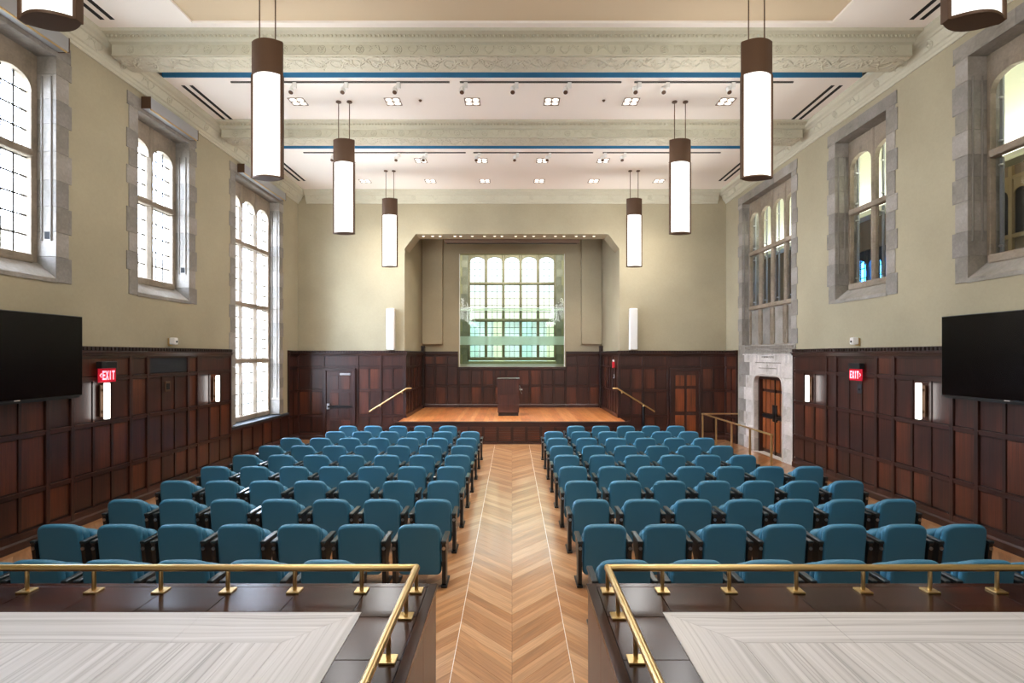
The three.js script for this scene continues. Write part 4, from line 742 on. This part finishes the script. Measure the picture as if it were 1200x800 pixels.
// track with small spot heads
for (const [d, xs, nm] of [[10.16, [342, 402.5, 463.7, 542.5, 602, 664, 746, 779, 856], 'track between the beams'], [13.7, [390, 465, 497, 559, 604, 642, 707, 730], 'track past the far beam']]) {
  const t = thing('light_track', `thin dark ${nm}`, 'light track', [0, 0, 0]);
  for (const [a, b] of [[-5.4, -1.2], [-1.0, 2.1], [2.35, 5.4]]) piece('rail', a, b, CY - 0.022, CY, -d - 0.015, -d + 0.015, lead, t, 'x');
  xs.forEach((px, i) => {
    const x = (px - 600) * d / F, g = thing('track_spotlight', `small white spot head, ${ORD[i]} from the window wall on the ${nm}`, 'spotlight', [x, CY - 0.022, -d], 0, 'spot heads on the ceiling tracks');
    piece('driver_box', 0.02, 0.09, -0.11, 0, -0.03, 0.03, whitePlastic, g, 'y', 0.006); rod('stem', [0.0, -0.04, 0], [0.0, -0.1, 0], 0.01, whitePlastic, g);
    const h = mk('lamp_head', cyl(0.045, 0.05, 0.13, 14), whitePlastic, g); h.position.set(-0.02, -0.13, -0.03); h.rotation.x = -0.55; const f = mk('lamp_face', cyl(0.042, 0.042, 0.006, 14), bronze, h); f.position.y = -0.067;
  });
}
// linear air slots
for (const s of [-1, 1]) for (const [d0, d1, nm] of [[6.6, 8.28, 'before the near beam'], [10.3, 11.78, 'between the beams'], [14.3, 15.95, 'past the far beam']]) {
  const g = thing('air_slot', `pair of black linear air slots ${nm}, ${s < 0 ? 'window' : 'doorway'} side`, 'air slot', [0, 0, 0]);
  for (const x of [6.41, 6.25]) piece('slot', s * x - 0.035, s * x + 0.035, CY - 0.003, CY + 0.002, -d1, -d0, black, g);
}
for (const x of [-0.45, 0.45]) { const g = tag(mk('sprinkler', cyl(0.035, 0.02, 0.03, 12), bronze), x < 0 ? 'small sprinkler head on the window side of ceiling centre' : 'small sprinkler head on the doorway side of ceiling centre', 'sprinkler'); g.position.set(x * 4.2, CY - 0.015, -10.9); }
// stage soffit lights
[-2.9, -2.6, -2.35, -1.87, -1.68, -1.3, -0.9, -0.57, -0.33, 0.12, 0.42, 0.71, 1.06, 1.42, 1.7, 2.1, 2.36, 2.68].forEach((x, i) => {
  const g = thing('soffit_light', `tiny round light under the stage lintel, ${i + 1 > 10 ? ORD[17 - i] + ' from the alarm side' : ORD[i] + ' from the push-bar door side'}`, 'soffit light', [x, NT, -DB - 0.32], 0, 'row of lights under the stage lintel');
  const l = mk('lamp_lens', cyl(0.045, 0.045, 0.008, 14), spotGlow, g); l.position.y = -0.003;
  if (i % 3 === 1) { const L = new THREE.SpotLight(WARM, 8, 0, 1.0, 0.9, 2); L.name = 'soffit_light_spot'; L.position.set(0, -0.02, 0); L.target.position.set(0, -5, -1.6); L.castShadow = true; L.shadow.radius = 3; g.add(L, L.target); }
});
// sconces
for (const [S, d, where] of [[LEFT, 8.79, 'under the exit sign on the window wall'], [LEFT, 12.1, 'beside the tall leaded window'], [RIGHT, 8.76, 'beside the television on the doorway wall'], [RIGHT, 12.06, 'next to the stone doorway']]) {
  const g = thing('wall_sconce', `vertical white light bar ${where}`, 'wall lamp', [S.pos[0] + (S === LEFT ? 0.06 : -0.06), 1.64, -d], S.turn, 'wall light bars');
  piece('back_plate', -0.05, 0.05, 0.04, 0.56, 0.0, 0.02, bronze, g); piece('stem', -0.02, 0.02, 0.1, 0.14, 0.02, 0.06, bronze, g); piece('stem', -0.02, 0.02, 0.46, 0.5, 0.02, 0.06, bronze, g);
  piece('lamp_bar', -0.042, 0.042, 0, 0.6, 0.06, 0.12, sconceGlow, g, 'y', 0.012);
  const L = new THREE.RectAreaLight(COOLWHITE, 7, 0.08, 0.58); L.name = 'wall_sconce_light'; L.position.set(0, 0.3, 0.125); L.rotation.y = Math.PI; g.add(L);
  const K = new THREE.RectAreaLight(COOLWHITE, 4, 0.05, 0.58); K.name = 'wall_sconce_light'; K.position.set(S.s * -0.05, 0.3, 0.09); K.rotation.y = S.s * Math.PI / 2; g.add(K);
}
// televisions
for (const S of [LEFT, RIGHT]) {
  const g = thing('television', S === LEFT ? 'large black television on the ochre window wall' : 'large black television on the beige doorway wall', 'television', [S.pos[0], 2.07, 0], S.turn);
  const [a, b] = span(S, 6.07, 8.26);
  piece('case', a, b, 0, 1.23, 0.13, 0.175, blackPlastic, g, 'y', 0.006); piece('screen', a + 0.012, b - 0.012, 0.022, 1.218, 0.17, 0.178, screenGlass, g); piece('wall_bracket', (a + b) / 2 - 0.3, (a + b) / 2 + 0.3, 0.35, 0.85, 0.06, 0.13, blackMetal, g);
  piece('maker_badge', (a + b) / 2 - 0.04, (a + b) / 2 + 0.04, 0.006, 0.016, 0.174, 0.1785, whitePlastic, g);
  piece('speaker_bar', a + 0.05, b - 0.05, -0.03, 0.0, 0.135, 0.165, blackPlastic, g, 'x');
}
// exit signs
const letters = { E: [[0, 0, 0.25, 1], [0, 0, 1, 0.2], [0, 0.4, 0.85, 0.6], [0, 0.8, 1, 1]], I: [[0.35, 0, 0.65, 1]], T: [[0.36, 0, 0.64, 1], [0, 0.8, 1, 1]] };
for (const [S, d, y] of [[LEFT, 8.84, 2.25], [RIGHT, 10.41, 2.2]]) {
  const g = thing('exit_sign', S === LEFT ? 'red lit EXIT sign with left arrow over the window wall light bar' : 'red lit EXIT sign with right arrow on the doorway wall', 'exit sign', [S.pos[0] + (S === LEFT ? 0.06 : -0.06), y, -d], S.turn);
  piece('mount_box', -0.17, 0.17, 0.23, 0.345, 0, 0.1, blackPlastic, g, 'x', 0.008);
  piece('sign_plate', -0.19, 0.19, 0, 0.23, 0.045, 0.06, exitAcrylic, g, 'x', 0.003);
  const lw = 0.058, lh = 0.15, gx = 0.068, right = S === RIGHT, x0 = right ? -0.165 : -0.105;
  const l = [];
  'EXIT'.split('').forEach((c, i) => {
    const ox = x0 + i * gx;
    if (c === 'X') for (const t of [-1, 1]) { const q = new THREE.BoxGeometry(0.017, lh * 1.06, 0.006); q.rotateZ(t * 0.32); q.translate(ox + lw / 2, 0.04 + lh / 2, 0.063); l.push(metric(q)); }
    else for (const [a, b, e, f] of letters[c]) l.push(B(ox + a * lw, ox + e * lw, 0.04 + b * lh, 0.04 + f * lh, 0.06, 0.066));
  });
  const ax = right ? 0.14 : -0.145, k = right ? 1 : -1;
  for (const t of [-1, 1]) { const q = new THREE.BoxGeometry(0.05, 0.014, 0.006); q.rotateZ(-k * t * 0.75); q.translate(ax, 0.115 + t * 0.016, 0.063); l.push(metric(q)); }
  mk('sign_lettering', merged(l), exitGlow, g);
  const P = new THREE.RectAreaLight(new THREE.Color(1, 0.1, 0.15), 1.2, 0.36, 0.2); P.name = 'exit_sign_light'; P.position.set(0, 0.115, 0.07); P.rotation.y = Math.PI; g.add(P);
}
// small wall devices
for (const S of [LEFT, RIGHT]) {
  const g = thing('wall_camera', S === LEFT ? 'small white camera on the ochre wall above the panelling' : 'small white camera on the beige wall above the panelling', 'camera', [S.pos[0], 2.88, S === LEFT ? -10.62 : -10.5], S.turn);
  piece('bracket', -0.05, 0.05, 0.0, 0.16, 0, 0.03, brassDull, g, 'y', 0.005); piece('body', -0.055, 0.055, 0.03, 0.17, 0.03, 0.15, whitePlastic, g, 'y', 0.02); const l = mk('camera_lens', cyl(0.022, 0.022, 0.01, 12), black, g); l.rotation.x = Math.PI / 2; l.position.set(0, 0.09, 0.152);
}
for (const s of [-1, 1]) {
  const g = thing('column_speaker', s < 0 ? 'slim white column loudspeaker on the daylit side of the stage opening' : 'slim white column loudspeaker on the alarm side of the stage opening', 'loudspeaker', [s * 3.87, 2.87, -DB]);
  piece('case', -0.125, 0.125, 0, 1.32, 0.02, 0.2, whitePlastic, g, 'y', 0.02); piece('grille', -0.1, 0.1, 0.03, 1.29, 0.198, 0.206, std(0xd2d1cd, { roughness: 0.8 }), g); piece('wall_bracket', -0.05, 0.05, 0.5, 0.8, 0, 0.03, greyMetal, g);
}
{
  const g = thing('fire_alarm', 'red fire alarm strobe on the recess panelling', 'fire alarm', [NX - 0.07, 2.28, -17.45], -Math.PI / 2);
  const red = std(0xd02030, { roughness: 0.4 }); piece('housing', -0.07, 0.07, 0, 0.2, 0, 0.07, red, g, 'y', 0.01); piece('strobe_lens', -0.04, 0.04, 0.2, 0.27, 0, 0.06, whitePlastic, g, 'y', 0.01);
  const c = thing('control_plate', 'small grey control plate below the red fire alarm', 'control plate', [NX - 0.07, 1.93, -17.45], -Math.PI / 2); piece('plate', -0.05, 0.05, 0, 0.14, 0, 0.03, greyMetal, c, 'y', 0.006); piece('button', -0.02, 0.02, 0.05, 0.09, 0.03, 0.04, black, c);
  const t = thing('wall_plate', 'small dark wall plate on the window-side panelling', 'wall plate', [-XW + 0.034, 1.98, -10.5], LEFT.turn); piece('plate', -0.08, 0.08, 0, 0.2, 0, 0.02, bronze, t, 'y', 0.006); piece('screen', -0.05, 0.05, 0.04, 0.16, 0.018, 0.024, black, t);
  const u = thing('wall_plate', 'small dark wall plate below the doorway-wall exit sign', 'wall plate', [XW - 0.034, 1.95, -10.4], RIGHT.turn); piece('plate', -0.06, 0.06, 0, 0.18, 0, 0.02, slate, u, 'y', 0.006); piece('button', -0.02, 0.02, 0.06, 0.1, 0.018, 0.026, black, u);
}

// ------------------------------------------------------------------ outdoors
tag(mk('outside_ground', B(-60, -XW - TH, -0.6, -0.3, -60, 30), std(0xa8a59c, { roughness: 0.95 })), 'pale paved ground outside the windows', 'ground', null, 'structure');
{
  const g = thing('neighbouring_building', 'pale brick building outside the window wall', 'building', [-24, -0.3, -30]);
  const brick = std(0xcbbca6, { map: stoneTex, roughness: 0.95 });
  piece('wall', -4, 0, 0, 9, -8, 8, brick, g); piece('parapet', -4.2, 0.2, 9, 9.5, -8.2, 8.2, stone[0], g);
  for (let k = 0; k < 5; k++) for (const y of [1.2, 4.6]) { const w = piece('window', -0.05, 0.03, y, y + 2, -6.6 + k * 2.9, -5.2 + k * 2.9, slate, g); }
}

renderer.render(scene, camera);
